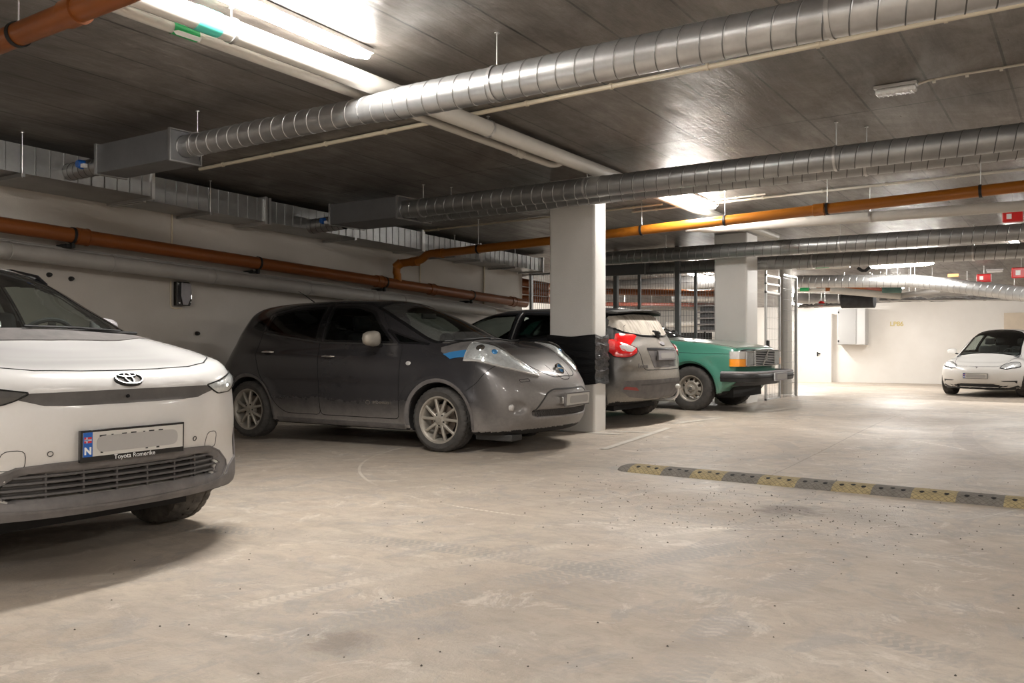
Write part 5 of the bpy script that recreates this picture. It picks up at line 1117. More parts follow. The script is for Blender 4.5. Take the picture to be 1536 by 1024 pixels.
# ---- spiral ducts
def spiral(pts, r, m, pitch=.138, name='spiral_duct', parent=None, n=40, ridge=.0035):
    """straight or tapering run: pts [(x,y,z,r)...]; a folded seam winds round it"""
    bm = B(); P = [Vector(p[:3]) for p in pts]; R = [p[3] if len(p) > 3 else r for p in pts]; prev = None; s = 0
    for k in range(len(P) - 1):
        a, b = P[k], P[k + 1]; L = (b - a).length; d = (b - a).normalized(); sx = d.cross(Vector((0, 0, 1))).normalized(); up = sx.cross(d)
        turns = int(L / pitch) + 1; prev = None
        for tn in range(-1, turns + 1):
            for fr, e in ((0, 0), (.03, ridge), (.055, ridge), (.085, 0), (.5, 0)):
                row = []
                for j in range(n + 1):
                    t = min(1, max(0, (tn + fr + j / n) * pitch / L)); c = a.lerp(b, t); rr = R[k] + (R[k + 1] - R[k]) * t
                    q = 2 * PI * j / n; row.append(bm.verts.new(c + (rr + e) * (math.cos(q) * sx + math.sin(q) * up)))
                if prev:
                    for j in range(n):
                        f = bm.faces.new((prev[j], prev[j + 1], row[j + 1], row[j])); f.material_index = 1 if 0 < fr <= .06 else 0
                prev = row
    bmesh.ops.remove_doubles(bm, verts=bm.verts, dist=1e-5)
    o = obj(name, bm, m, parent); o.data.materials.append(M['seam']); return o  # dark seam colour stands in for the shadow line along the fold
def rod(x, y, z0, parent, name='hanger_rod', r=.005, top=None):
    bm = B(); z1 = (top or ceilz(x, y)) - .002; tube(bm, [(x, y, z0), (x, y, z1)], r, 8); o = obj(name, bm, 'steel', parent)
    bm = B(); disc(bm, .018, z1 - .006, 8, 'z', c=(x, y), d=.006); obj('rod_nut', bm, 'steel', o); return o
def band(p, d, r, parent, m='steel', w=.025, name='pipe_clamp', th=.004):
    d = Vector(d).normalized(); bm = B(); p = Vector(p)
    sx = d.cross(Vector((0, 0, 1))); sx = sx.normalized() if sx.length > .1 else Vector((1, 0, 0)); up = sx.cross(d); rr = []
    for j in range(32):
        q = 2 * PI * j / 32; e = math.cos(q) * sx + math.sin(q) * up; rr.append([bm.verts.new(p + d * t + e * (r + o)) for t, o in ((-w / 2, 0), (-w / 2, th), (w / 2, th), (w / 2, 0))])
    for j in range(32):
        for k in range(4): bm.faces.new((rr[j][k], rr[j][(k + 1) % 4], rr[(j + 1) % 32][(k + 1) % 4], rr[(j + 1) % 32][k]))
    return obj(name, bm, m, parent)
def ductrun(label, x, z, y0, y1, r, m, steps=None, hang=(), group=None, pitch=.138, slope=0., cat='duct'):
    pts = [(x, y1, z + slope * (y1), r)] + (steps or []) + [(x, y0, z + slope * y0, steps[-1][3] if steps else r)]
    o = spiral(pts, r, m, pitch); tag(o, label, cat, group)
    for y in hang:
        rr = r if not steps or y > steps[0][1] else steps[-1][3]; zz = z + slope * y
        band((x, y, zz), (0, 1, 0), rr + .004, o, name='duct_clamp'); rod(x, y, zz + rr, o)
    return o
def dbox(label, x0, x1, y0, y1, z0, z1, m='greyd'):
    bm = B(); box(bm, x0, x1, y0, y1, z0, z1); o = obj('duct_box', bm, m, None, False, bevel=.004); tag(o, label, 'duct box')
    for y in (y0, y1):
        bm = B(); t = .012
        for q in ((x0 - t, x1 + t, z0 - t, z0), (x0 - t, x1 + t, z1, z1 + t), (x0 - t, x0, z0, z1), (x1, x1 + t, z0, z1)): box(bm, q[0], q[1], y - .015, y + .015, q[2], q[3])
        obj('duct_flange', bm, 'galvd', o, False)
    return o
X1, Z1 = 4.86, 2.853
b1 = at(257, 239, x=4.71)
dbox('grey box silencer joining the nearest spiral duct to the wall duct', 4.70, 5.01, 6.82, 7.98, b1.z, b1.z + .27)
ductrun('nearest and widest spiral duct crossing the ceiling, in front of the white pipes', X1, Z1, -5.5, 6.82, .098, 'galv', [(X1, 4.62, Z1, .098), (X1, 4.25, Z1, .116)], (6.65, 3.4, 1.2, -1.5))
spiral([(4.86, 7.98, 2.83), (4.86, 8.72, 2.83)], .085, 'galvd', .1, 'duct_stub'); tag(bpy.data.objects['duct_stub'], 'short round stub with blue damper between the nearest box and wall duct', 'duct')
X2, Z2 = 8.28, 2.789
b2 = at(596.5, 325.8, x=8.13)
dbox('long grey box silencer at the left end of the paired ducts', 8.13, 8.77, 7.19, 8.36, b2.z, b2.z + .26)
ductrun('front one of the paired spiral ducts above the wrapped column', X2, Z2, -5.5, 7.19, .110, 'galvd', None, (6.9, 4.6, 2.0, -1.0), slope=-.006)
ductrun('rear one of the paired spiral ducts, tucked behind the front one', X2 + .30, Z2 - .03, -5.5, 7.19, .10, 'galvd', None, (6.7, 1.8), slope=-.006)
spiral([(8.4, 8.36, 2.70), (8.4, 8.98, 2.68)], .10, 'galvd', .1, 'duct_stub'); o = bpy.data.objects['duct_stub.001']; tag(o, 'short round stub with blue damper between the long box and wall duct', 'duct')
X3 = 13.5
ductrun('dark spiral duct passing just above the bare white column', X3, 2.572, -5.5, 8.2, .115, 'galvd', None, (6.0, 3.2, .5), slope=-.004)
b3 = at(977, 411, x=14.72)
dbox('grey box silencer behind the wrapped column above the mesh fence', 14.70, 15.2, 6.95, 8.60, b3.z, b3.z + .24)
ductrun('dusty spiral duct just beyond the bare white column', 15.0, 2.455, -6.5, 6.95, .118, 'galvd', None, (4.0, 1.6))
for (x, z, y) in ((4.86, 2.85, 8.35), (8.4, 2.72, 8.66)):
    bm = B(); lathe(bm, [(.001, .03), (.035, .03), (.045, 0), (.045, -.05)], 20, 'x', mt=Matrix.Translation((x - .11, y, z)) @ Matrix.Rotation(PI, 4, 'Z')); o = obj('duct_damper', bm, 'blue', None); tag(o, 'blue round damper knob on the duct stub ' + ('nearest the camera' if x < 6 else 'by the long box'), 'damper knob')
    bm = B(); box(bm, x - .13, x - .09, y - .10, y - .045, z - .04, z - .005); obj('damper_lever', bm, 'white', o)
# ---- flat ribbed supply duct along the left wall, in flanged lengths
def wz(x): return (1.637 - (x - 4.6) * .0271) + EYE
def ribduct(x0, x1, depth, h, label):
    o = None; y0 = YW - depth; bm = B()
    n = int((x1 - x0) / .14); P = []
    for i in range(n):
        a = x0 + (x1 - x0) * i / n; b = x0 + (x1 - x0) * (i + 1) / n
        for t, e in ((a, .008), (a + .012, 0), (b - .0005, 0)): P.append((t, e))
    rows = []
    for t, e in P:
        z = wz(t); rows.append([bm.verts.new(q) for q in ((t, y0 - e, z), (t, y0 - e, z + h), (t, YW - .02, z + h), (t, YW - .02, z))])
    for r, q in zip(rows, rows[1:]):
        for j in range(4): bm.faces.new((r[j], r[(j + 1) % 4], q[(j + 1) % 4], q[j]))
    bm.faces.new(rows[0]); bm.faces.new(rows[-1][::-1]); o = obj('wall_duct', bm, 'galvd', None, False); tag(o, label, 'duct')
    for t in (x0 + .015, x1 - .015):
        z = wz(t); bm = B(); e = .03
        box(bm, t - .018, t + .018, y0 - e, y0, z - e, z + h + e); box(bm, t - .018, t + .018, y0, YW - .02, z - e, z); box(bm, t - .018, t + .018, y0, YW - .02, z + h, z + h + e); obj('duct_flange', bm, 'steel', o, False)
    xm = (x0 + x1) / 2; z = wz(xm); bm = B(); box(bm, xm - .02, xm + .02, y0 - .06, YW - .02, z - .045, z - .012); obj('support_angle', bm, 'galvd', o, False)
    rod(xm, y0 - .04, z - .05, o); return o
ribduct(-6.2, 2.9, .88, .28, 'wide ribbed wall duct section at the left edge of the picture'); ribduct(2.92, 5.80, .88, .28, 'wide ribbed wall duct section behind the nearest box')
ribduct(5.83, 7.60, .62, .29, 'narrower ribbed wall duct section just after the step'); ribduct(7.63, 10.75, .62, .28, 'ribbed wall duct section behind the long box')
ribduct(10.78, 12.35, .60, .26, 'ribbed wall duct section above the orange pipe bend'); ribduct(12.38, 14.45, .58, .24, 'last ribbed wall duct section near the wall end')
# ---- pipes with couplings and clamps
def pipe(name, label, cat, pts, r, m, coup=(), clamps=(), clampm='iron', rods=True, group=None, bracket=None, cth=1.16):
    if bracket == 'slim': pass
    bm = B(); tube(bm, pts, r, 24); o = obj(name, bm, m, None); tag(o, label, cat, group)
    P = [Vector(p) for p in pts]; Ls = [0]
    for a, b in zip(P, P[1:]): Ls.append(Ls[-1] + (b - a).length)
    def pos(s):
        k = max(i for i in range(len(P) - 1) if Ls[i] <= s + 1e-9); d = (P[k + 1] - P[k]).normalized(); return P[k] + d * (s - Ls[k]), d
    for s in coup:
        p, d = pos(s); bm = B(); tube(bm, [p - d * .06, p - d * .055, p + d * .055, p + d * .06], [r * 1.02, r * cth, r * cth, r * 1.02], 24); obj('pipe_coupling', bm, m, o)
        bm = B(); tube(bm, [p + d * .058, p + d * .072], r * (cth + .06), 24); obj('coupling_ring', bm, m, o)
    for s in clamps:
        p, d = pos(s); cl = band(p, d, r + .002, o, 'iron' if clampm == 'iron' else clampm, .03, th=.007)
        if bracket == 'slim': bm = B(); box(bm, p.x - .02, p.x + .02, p.y + r - .01, YW - .002, p.z - .02, p.z + .02); obj('wall_bracket', bm, m, cl, False)
        elif bracket: bm = B(); box(bm, p.x - .05, p.x + .05, p.y + r * .3, YW - .002, p.z - r - .05, p.z - r - .012); box(bm, p.x - .015, p.x + .015, p.y - .02, p.y + .02, p.z - r - .06, p.z - r + .01); obj('wall_bracket', bm, 'iron', cl, False)
        elif rods: rod(p.x, p.y, p.z + r, cl)
    return o
zo = lambda x: EYE + 1.20 - .046 * (x - 4.5)
pipe('drain_pipe', 'orange drain pipe running along the left wall above the grey pipe', 'pipe', [(-6.3, YW - .24, zo(-6.3)), (14.35, YW - .24, zo(14.35))], .082, 'orange', (8.05 + 3.6, 8.05 + 8.4, 8.05 + 9.7, 20.2), (6.6 + 4.95, 6.6 + 7.5, 6.6 + 10.0, 6.6 + 12.3), bracket=True)
pipe('grey_pipe', 'grey pipe along the left wall just below the orange one', 'pipe', [(-6.3, YW - .26, zo(-6.3) - .265), (13.2, YW - .26, zo(13.2) - .255)], .088, 'pvcg', (5.2 + 5.6, 8.3 + 5.0, 8.3 + 6.6, 8.3 + 8.0), (7.0, 12.0, 17.0), 'pvcg', bracket='slim', cth=1.06)
pipe('thin_wall_pipe', 'thin pale pipe half hidden between orange and grey wall pipes', 'pipe', [(-6.3, YW - .10, zo(-6.3) - .16), (14.2, YW - .10, zo(14.2) - .15)], .030, 'pvcg')
xo = 10.6
eb = [(xo, YW - .24, zo(xo) + .02), (xo - .04, YW - .26, zo(xo) + .16), (xo - .06, YW - .26, 2.20)] + arc((xo - .06, YW - .26, 2.24), (xo - .06, YW - .26, 2.36), (xo - .0, YW - .40, 2.36), 5)[1:] + arc((xo, YW - .62, 2.37), (xo, YW - .72, 2.38), (xo, YW - .78, 2.42), 4) + arc((xo, YW - .82, 2.45), (xo, YW - .86, 2.475), (xo, YW - .98, 2.475), 4)[1:]
yq = YW - 1.5; zq = EYE + 1.384; ye, ze = 0.0, 0
run = [(xo, y, EYE + 1.384 + (8.0 - y) * .0338) for y in (8.45, 5.0, 2.2, -6)]
pipe('drain_pipe', 'orange drain pipe bending off the wall and crossing under the ceiling', 'pipe', eb + run, .063, 'orangeb', (.30, .62, 1.15, 6.9), (1.9, 3.35, 4.6, 5.75, 7.0, 8.6))
pipe('drain_pipe', 'short orange drain pipe in the upper left corner of the picture', 'pipe', [(2.54, YW - .02, EYE + 1.70), (2.54, -5, EYE + 1.85)], .064, 'orange', (YW - 4.55,), (YW - 5.12, YW - 2.2))
# white pipes along the lane
def zp(x): return 1.95 + EYE - (x - 4.9) * .021
w = pipe('jacketed_pipe', 'thick white jacketed pipe under the ceiling beside the fluorescent lamps', 'pipe', [(-6, 4.60, zp(-6)), (13.2, 4.56, zp(13.2))], .073, 'pvc', (), (7.2, 9.6, 12.4, 15.8), 'steel')
w2 = pipe('jacketed_pipe', 'thin white pipe running beside and below the thick white jacketed one', 'pipe', [(-6, 4.80, zp(-6) - .03), (7.7, 4.78, zp(7.7) - .03)] + arc((7.75, 4.78, zp(7.75) - .03), (7.9, 4.78, zp(7.9) - .03), (7.9, 4.70, zp(7.9)), 4), .035, 'pvc', (8.55, 11.4, 13.2), (), cth=1.25)
for (px0, px1, yy, rr, mm, lb, pz) in ((257, 295, 4.786, .039, 'green', 'green arrow label wrapped around the thin white pipe', -.03), (291, 327, 4.58, .077, 'turq', 'turquoise label wrapped around the thick white pipe', 0)):
    xa, xb = [at(q, 45, y=yy).x for q in (px0, px1)]; bm = B(); tube(bm, [(xa, yy, zp(xa) + pz), (xb, yy, zp(xb) + pz)], rr, 24, False); o = tag(obj('pipe_label', bm, mm), lb, 'label')
    if mm == 'green':
        bm = B(); m4 = Matrix.Translation(((xa + xb) / 2, yy - .029, zp(xa) - .03 - .030)) @ Matrix.Rotation(math.radians(135), 4, 'X'); P = [(-.10, 0), (-.07, .016), (.10, .016), (.10, -.016), (-.07, -.016)]
        vs = [bm.verts.new(m4 @ Vector((*q, t))) for t in (.0, .002) for q in P]; bm.faces.new(vs[5:]); bm.faces.new(vs[:5][::-1])
        for i in range(5): bm.faces.new((vs[i], vs[(i + 1) % 5], vs[5 + (i + 1) % 5], vs[5 + i]))
        obj('arrow_mark', bm, 'white', o)
pipe('jacketed_pipe', 'white jacketed pipe crossing beneath the orange one on the right', 'pipe', [(11.0, 4.60, 2.63)] + arc((11.1, 4.45, 2.63), (11.3, 4.40, 2.63), (11.3, 4.20, 2.63), 5) + [(11.3, -6, 2.60)], .062, 'pvc', (), (2.4, 5.2), 'steel')
pipe('jacketed_pipe', 'white pipe stub continuing behind the paired ducts towards the far lamp', 'pipe', [(11.5, 4.15, 2.74), (13.3, 4.10, 2.70)], .055, 'pvc', (), ())
# conduits
def conduit(label, pts, r, m='beige', clips=8, name='conduit'):
    bm = B(); tube(bm, pts, r, 12); o = tag(obj(name, bm, m), label, 'conduit'); a, b = Vector(pts[0]), Vector(pts[-1])
    for k in range(clips):
        p = a.lerp(b, (k + .5) / clips); band(p, b - a, r + .001, o, m, .022, 'conduit_clip', .005)
    return o
conduit('beige conduit on the ceiling just behind the nearest spiral duct', [(6.2, 8.44, ceilz(6.2, 8.44) - .028), (6.2, -6, ceilz(6.2, -6) - .028)], .020, 'beige', 18)
conduit('pale conduit on the ceiling beside the orange pipe on the right', [(11.2, 5.5, ceilz(11.2, 5.5) - .02), (11.2, -2, ceilz(11.2, -2) - .02)], .015, 'beigep', 10)
conduit('beige conduit on the ceiling beyond the paired spiral ducts', [(10.9, 9.2, ceilz(10.9, 9.2) - .02), (10.9, 4.9, ceilz(10.9, 4.9) - .02)], .014, 'beige', 5)
a = at(1060, 302, z=ceilz(11.6, 4.2) - .03); b = at(1148, 291, z=ceilz(11, 3) - .03); conduit('short pale conduit leading from the second fluorescent lamp', [a, b], .012, 'beigep', 3)
def atc(px, py, off):
    z = 3.1
    for _ in range(12): p = at(px, py, z=z); z = ceilz(p.x, p.y) - off
    return at(px, py, z=z)
conduit('thin white conduit feeding the small emergency lamp', [atc(1377, 126, .03), atc(1392, 121, .016), atc(1440, 112, .014), atc(1640, 79, .014)], .010, 'beigep', 5)
for px, zlo, wd in ((257, 2.25, .014), (629, 2.0, .012), (725, 1.80, .016)):
    x = at(px, 400, y=YW).x; bm = B(); tube(bm, [(x, YW - .016, zlo), (x, YW - .016, wz(x) + .02)], wd, 10); tag(obj('conduit', bm, 'beige'), {257: 'vertical conduit above the wall charger', 629: 'thin vertical conduit right of the orange pipe bend', 725: 'brownish vertical conduit near the end of the left wall'}[px], 'conduit')
# wall charger
x = at(270, 440, y=YW).x; z = at(270, 441, y=YW).z; r_ = thing('wall_charger', 'black and silver electric car charger on the left wall', 'charger', (x, YW, z))
P = [(-.105, -.15), (.09, -.15), (.115, -.07), (.105, .11), (.08, .15), (-.105, .15)]
bm = B(); vs = [[bm.verts.new((a, b, c)) for a, c in P] for b in (-.012, -.085)]; bm.faces.new(vs[0][::-1]); bm.faces.new(vs[1])
for i in range(6): bm.faces.new((vs[0][i], vs[0][(i + 1) % 6], vs[1][(i + 1) % 6], vs[1][i]))
obj('housing', bm, 'gloss', r_, False, bevel=.008)
P = [(-.02, -.135), (.045, -.135), (.085, -.05), (.09, .135), (-.045, .14), (-.05, -.02)]; bm = B(); vs = [[bm.verts.new((a, b, c)) for a, c in P] for b in (-.085, -.105)]; bm.faces.new(vs[0][::-1]); bm.faces.new(vs[1])
for i in range(6): bm.faces.new((vs[0][i], vs[0][(i + 1) % 6], vs[1][(i + 1) % 6], vs[1][i]))
obj('front_cover', bm, 'cladlight', r_, False, bevel=.006)
for a, c in ((-.085, .125), (.095, -.10), (-.07, -.115)): bm = B(); disc(bm, .009, 0, 12, 'y', mt=Matrix.Translation((a, -.095, c))); obj('cover_screw', bm, 'steel', r_)
bm = B(); tube(bm, [(-.14, -.012, .16), (-.14, -.012, -.12)] + arc((-.14, -.012, -.13), (-.14, -.012, -.18), (-.09, -.012, -.18), 4) + [(.02, -.012, -.18)], .009, 8); obj('supply_cable', bm, 'beige', r_)
for px, py, lb in ((73, 412, 'dark cable end in the wall, left one above the white crossover'), (106, 418, 'dark cable end in the wall, right one above the white crossover'), (295, 500, 'small dark wall anchor between the two nearest cars')):
    p = at(px, py, y=YW); bm = B(); lathe(bm, [(.001, -.05), (.018, -.05), (.026, -.03), (.028, .0)], 14, 'y', mt=Matrix.Translation(p)); tag(obj('wall_anchor', bm, 'iron'), lb, 'wall anchor'); o = bpy.context.scene.objects[-1]
# ---- lamps
LX = {}
def tubelamp(x0, x1, y, label, z=None, along='x', es='tube', w=.062):
    zc = z if z is not None else ceilz((x0 + x1) / 2, y); L = x1 - x0
    root = thing('fluorescent_lamp', label, 'lamp', ((x0 + x1) / 2, y, zc - .003), 0 if along == 'x' else PI / 2); root.rotation_euler[1] = .0336 if along == 'x' else .016
    bm = B(); box(bm, -L / 2, L / 2, -w, w, -.035, 0); obj('lamp_base', bm, 'tubeend', root, False, bevel=.006)
    bm = B(); n = 14; prev = None
    for i in range(13):
        t = i / 12; xx = -L / 2 + .012 + (L - .024) * t; k = 1 if 0 < i < 12 else .55
        r = [bm.verts.new((xx, -w * k * math.cos(PI * j / n), -.036 - .055 * k * math.sin(PI * j / n))) for j in range(n + 1)]
        if prev:
            for j in range(n): bm.faces.new((prev[j], prev[j + 1], r[j + 1], r[j]))
        else: bm.faces.new(r)
        prev = r
    bm.faces.new(prev[::-1]); obj('diffuser', bm, es, root); return root
tubelamp(2.95, 4.62, 4.36, 'bright fluorescent lamp at the top left beside the thick white pipe')
tubelamp(9.75, 11.35, 4.34, 'fluorescent lamp glowing behind the paired ducts right of the wrapped column')
tubelamp(-3.2, -1.6, 4.36, 'fluorescent lamp in the lamp row behind the camera'); tubelamp(-2.6, -1.0, -1.2, 'fluorescent lamp over the aisle behind the camera'); tubelamp(-5.2, -3.6, 1.2, 'added unseen fill lamp at the back end of the aisle behind the camera'); tubelamp(-5.0, -3.4, -4.5, 'added unseen fill lamp in the back corner behind the camera'); tubelamp(3.2, 4.8, -3.6, 'fluorescent lamp over the right-hand bays beside the camera')  # back end and back corner lamps are added fill for upright surfaces
tubelamp(10.2, 11.8, -4.0, 'fluorescent lamp over the right-hand bays beyond the speed bump')
tubelamp(-.6, .6, at(1350, 400, z=2.72).y, 'long fluorescent lamp before the far wall, above the light round duct', along='y', z=None)
L7 = bpy.data.objects['fluorescent_lamp.008']; p = at(1352, 400, x=18.9); L7.location = (18.9, p.y, ceilz(18.9, p.y) - .045)
for i, (x, y, lb) in enumerate(((16.6, 1.2, 'fluorescent lamp over the crest, hidden behind the dusty duct'), (22.5, .6, 'fluorescent lamp over the white electric car'), (28.0, 8.0, 'fluorescent lamp close to the far white door'), (23.5, 4.2, 'fluorescent lamp above the far cable trays'), (19.0, 7.6, 'fluorescent lamp seen through the mesh fence, upper one'), (24.5, 7.2, 'fluorescent lamp deep behind the mesh fence'), (26.3, 4.9, 'fluorescent lamp above the far white door'), (25.6, -.8, 'fluorescent lamp before the far wall at the right edge'), (21.5, 11.0, 'fluorescent lamp in the bay beyond the end of the left wall'))):
    tubelamp(x - .75, x + .75, y, lb, es='tubefar' if i in (1, 3, 7) else 'tube')
# ---- small emergency lamps
def emlamp(p, label, s=1., rz=PI / 2):
    r = thing('emergency_lamp', label, 'lamp', p, rz); bm = B(); box(bm, -.16 * s, .16 * s, -.055 * s, .055 * s, -.025 * s, 0); obj('lamp_base', bm, 'cabinet', r, False, bevel=.004)
    bm = B(); box(bm, -.15 * s, .15 * s, -.05 * s, .05 * s, -.075 * s, -.025 * s); obj('lamp_lens', bm, 'acryl', r, False, bevel=.018 * s)
    for k in range(9): bm = B(); box(bm, (-.13 + .0325 * k) * s, (-.124 + .0325 * k) * s, -.052 * s, .052 * s, -.077 * s, -.03 * s); obj('lens_rib', bm, 'acryl', r, False)
    bm = B(); disc(bm, .008, -.05, 12, 'y', mt=Matrix.Translation((-.08, .0, -.012))); obj('status_light', bm, 'green', r); return r
p = atc(1344, 134, .04); emlamp((p.x, p.y, ceilz(p.x, p.y) - .003), 'small ribbed emergency lamp on the ceiling at the upper right')
p = at(1492, 409, x=21.5); emlamp((p.x, p.y, ceilz(p.x, p.y) - .0), 'small white emergency lamp near the red alarm box', 1.0)
# ---- speed bump
root = thing('speed_bump', 'yellow and grey rubber speed bump across the aisle floor', 'speed bump', (6.62, 0, 0))
ys = [3.45, 3.296, 3.0, 2.744, 2.476, 2.19, 1.904, 1.64, 1.366, 1.10, .817, .53, .25, -.03, -.31, -.59]
prof = [(0, 0), (.03, .020), (.08, .040), (.14, .048), (.20, .048), (.26, .040), (.31, .020), (.34, 0)]
for i in range(len(ys) - 1):
    a, b = ys[i], ys[i + 1]; bm = B(); rows = []; n = 7
    for k in range(n + 1):
        y = a + (b - a) * k / n; e = 1.0
        if i == 0: t = k / n; e = max(.02, math.sqrt(max(0, 1 - (1 - t) ** 2)))
        rows.append([bm.verts.new((.17 + (px - .17) * (e if i == 0 else 1), y, floorz(6.62 + px, y) + .001 + pz * (e if i == 0 else 1))) for px, pz in prof])
    for r, q in zip(rows, rows[1:]):
        for j in range(len(prof) - 1): bm.faces.new((r[j], r[j + 1], q[j + 1], q[j]))
        bm.faces.new((r[0], q[0], q[-1], r[-1]))
    bm.faces.new(rows[0]); bm.faces.new(rows[-1][::-1])
    sg = obj('end_cap' if i == 0 else ('yellow_segment' if i % 2 else 'grey_segment'), bm, 'yellow' if i % 2 else 'bumpgrey', root)
    if i:
        for k in range(3):
            y = a + (b - a) * (.22 + .28 * k); x = .085 + .02 * (k == 1); bm = B(); n = 14
            vs = [bm.verts.new((x + .020 * math.cos(2 * PI * j / n), y + .017 * math.sin(2 * PI * j / n), floorz(6.7, y) + float(np.interp(x + .020 * math.cos(2 * PI * j / n), [q[0] for q in prof], [q[1] for q in prof])) + .0035)) for j in range(n)]
            bm.faces.new(vs); obj('bolt_recess', bm, 'void', sg, False)
# diamond tread on the rubber
for mk in ('yellow', 'bumpgrey'):
    N = NT(M[mk]); s = N.n('ShaderNodeSeparateXYZ'); N.l(N.tc.outputs['Object'], s.inputs[0])
    def dl(sg):
        t = N.math('ADD', s.outputs['X'], N.math('MULTIPLY', s.outputs['Y'], sg)); return N.math('LESS_THAN', N.math('ABSOLUTE', N.math('SUBTRACT', N.math('FRACT', N.math('DIVIDE', t, .042)), .5)), .07)
    d = N.math('MAXIMUM', dl(1), dl(-1)); old = [l for l in M[mk].node_tree.links if l.to_socket == N.b.inputs['Base Color']][0].from_socket
    N.l(N.mix(N.math('MULTIPLY', d, .6), old, (.10, .085, .065)), N.b.inputs['Base Color'])
# ---- painted lines, following the floor
def fline(p0, p1, w, label):
    bm = B(); a, b = Vector(p0), Vector(p1); d = (b - a).normalized(); n = Vector((-d.y, d.x)) * w / 2; k = 30; prev = None
    for i in range(k + 1):
        c = a.lerp(b, i / k); r = [bm.verts.new((q.x, q.y, floorz(q.x, q.y) + .004)) for q in (c + n, c - n)]
        if prev: bm.faces.new((prev[0], prev[1], r[1], r[0]))
        prev = r
    return tag(obj('parking_line', bm, 'line'), label, 'floor marking')
g = lambda px, py, z=.03: at(px, py, z=z).to_2d()
fline((8.95, 4.55), (8.95, 9.3), .09, 'worn white bay line beside the wrapped column'); fline(g(905, 671), g(1003, 645), .08, 'worn slanting white line on the floor in front of the wrapped column'); fline(g(908, 648), g(985, 651), .07, 'short worn white line near the foot of the wrapped column')
fline(g(1010, 640), g(1085, 629, .06), .08, 'worn white line on the floor before the green saloon')
# ---- fence and cage
def fpanel(x, ya, yb, z1, label, posts, along='y'):
    r = thing('mesh_fence', label, 'fence', (x, ya, 0) if along == 'y' else (ya, x, 0), 0 if along == 'y' else -PI / 2)
    L = yb - ya; z0 = floorz(15, 5); bm = B(); W = .0026
    k = int(L / .05)
    for i in range(k + 1): t = L * i / k; box(bm, -W, W, t - W, t + W, z0 + .08, z1)
    k = int((z1 - z0) / .19)
    for i in range(k + 1): z = z0 + .08 + (z1 - z0 - .08) * i / k; box(bm, -W * 2.4, -W * .4, 0, L, z - W * 1.2, z + W * 1.2)
    obj('wire_mesh', bm, 'wire', r, False)
    for t, w, zz in posts: bm = B(); box(bm, -w / 2, w / 2, t - w / 2, t + w / 2, z0 - .02, zz); obj('fence_post', bm, 'post', r, False)
    bm = B(); box(bm, -.015, .015, 0, L, z1 - .02, z1 + .02); obj('top_rail', bm, 'post', r, False); return r
XM = 14.78
fpanel(XM, 5.40, 6.38, 2.36, 'mesh fence panel just left of the bare white column', [(.60, .045, 2.36), (.94, .09, 2.9)])
fpanel(XM, 6.42, 7.65, 2.36, 'mesh fence panel between the two tall grey posts', [(.68, .05, 2.36), (1.17, .08, 2.9)])
fpanel(XM, 7.70, 9.55, 2.45, 'mesh fence panel at the end of the left wall', [(1.80, .05, 2.45)])
gt = thing('fence_gate', 'pale steel gate with mesh beside the bare white column', 'gate', (14.78, 4.74, 0))
z0 = .08
for q in ((0, .035, z0, 2.32), (.78, .815, z0, 2.25), (0, .815, z0, z0 + .035), (0, .815, 1.93, 1.965), (0, .815, 2.22, 2.25), (0, .815, 2.08, 2.11)):
    bm = B(); box(bm, q[0], q[1], -.018, .018, q[2], q[3]); obj('gate_frame', bm, 'gate', gt, False)
bm = B()
for i in range(16): t = .04 + i * .05; box(bm, t - .002, t + .002, -.002, .002, z0, 1.95)
for i in range(10): zz = z0 + .1 + i * .19; box(bm, .03, .79, -.005, -.001, zz - .002, zz + .002)
obj('wire_mesh', bm, 'wire', gt, False); bm = B(); box(bm, -.02, .05, -.06, -.018, 1.0, 1.12); obj('gate_lock', bm, 'iron', gt, False, bevel=.01)
fp = thing('mesh_fence', 'side mesh panel right of the pale gate with perforated end post', 'fence', (15.65, 4.70, 0))
bm = B()
for i in range(17): t = i * .05; box(bm, t - .0025, t + .0025, -.0025, .0025, .1, 2.28)
for i in range(12): zz = .15 + i * .19; box(bm, 0, .80, -.006, -.002, zz - .0025, zz + .0025)
obj('wire_mesh', bm, 'wire', fp, False); bm = B(); box(bm, .79, .84, -.022, .022, .05, 2.30); ps = obj('fence_post', bm, 'gate', fp, False)
bm = B()
for k in range(28): box(bm, .788, .79, -.008, .008, .15 + k * .075, .18 + k * .075)
bm.free(); bm = B(); box(bm, 0, .84, -.015, .015, 2.28, 2.31); obj('top_rail', bm, 'gate', fp, False)
r = at(1178, 500, x=17.2); bm = B(); o = spiral([(17.2, r.y, floorz(17, 5)), (17.2001, r.y + .0001, 2.75)], .13, 'pvc', .12, 'riser_duct', n=32) if False else None
bm = B(); lathe(bm, [(.125 + (.004 if (k % 4 == 0) else 0), floorz(17, 5) + k * .03) for k in range(90)], 32, 'z', mt=Matrix.Translation((17.2, r.y, 0))); tag(obj('riser_duct', bm, 'pvc'), 'pale ribbed vertical duct behind the pale gate', 'duct')
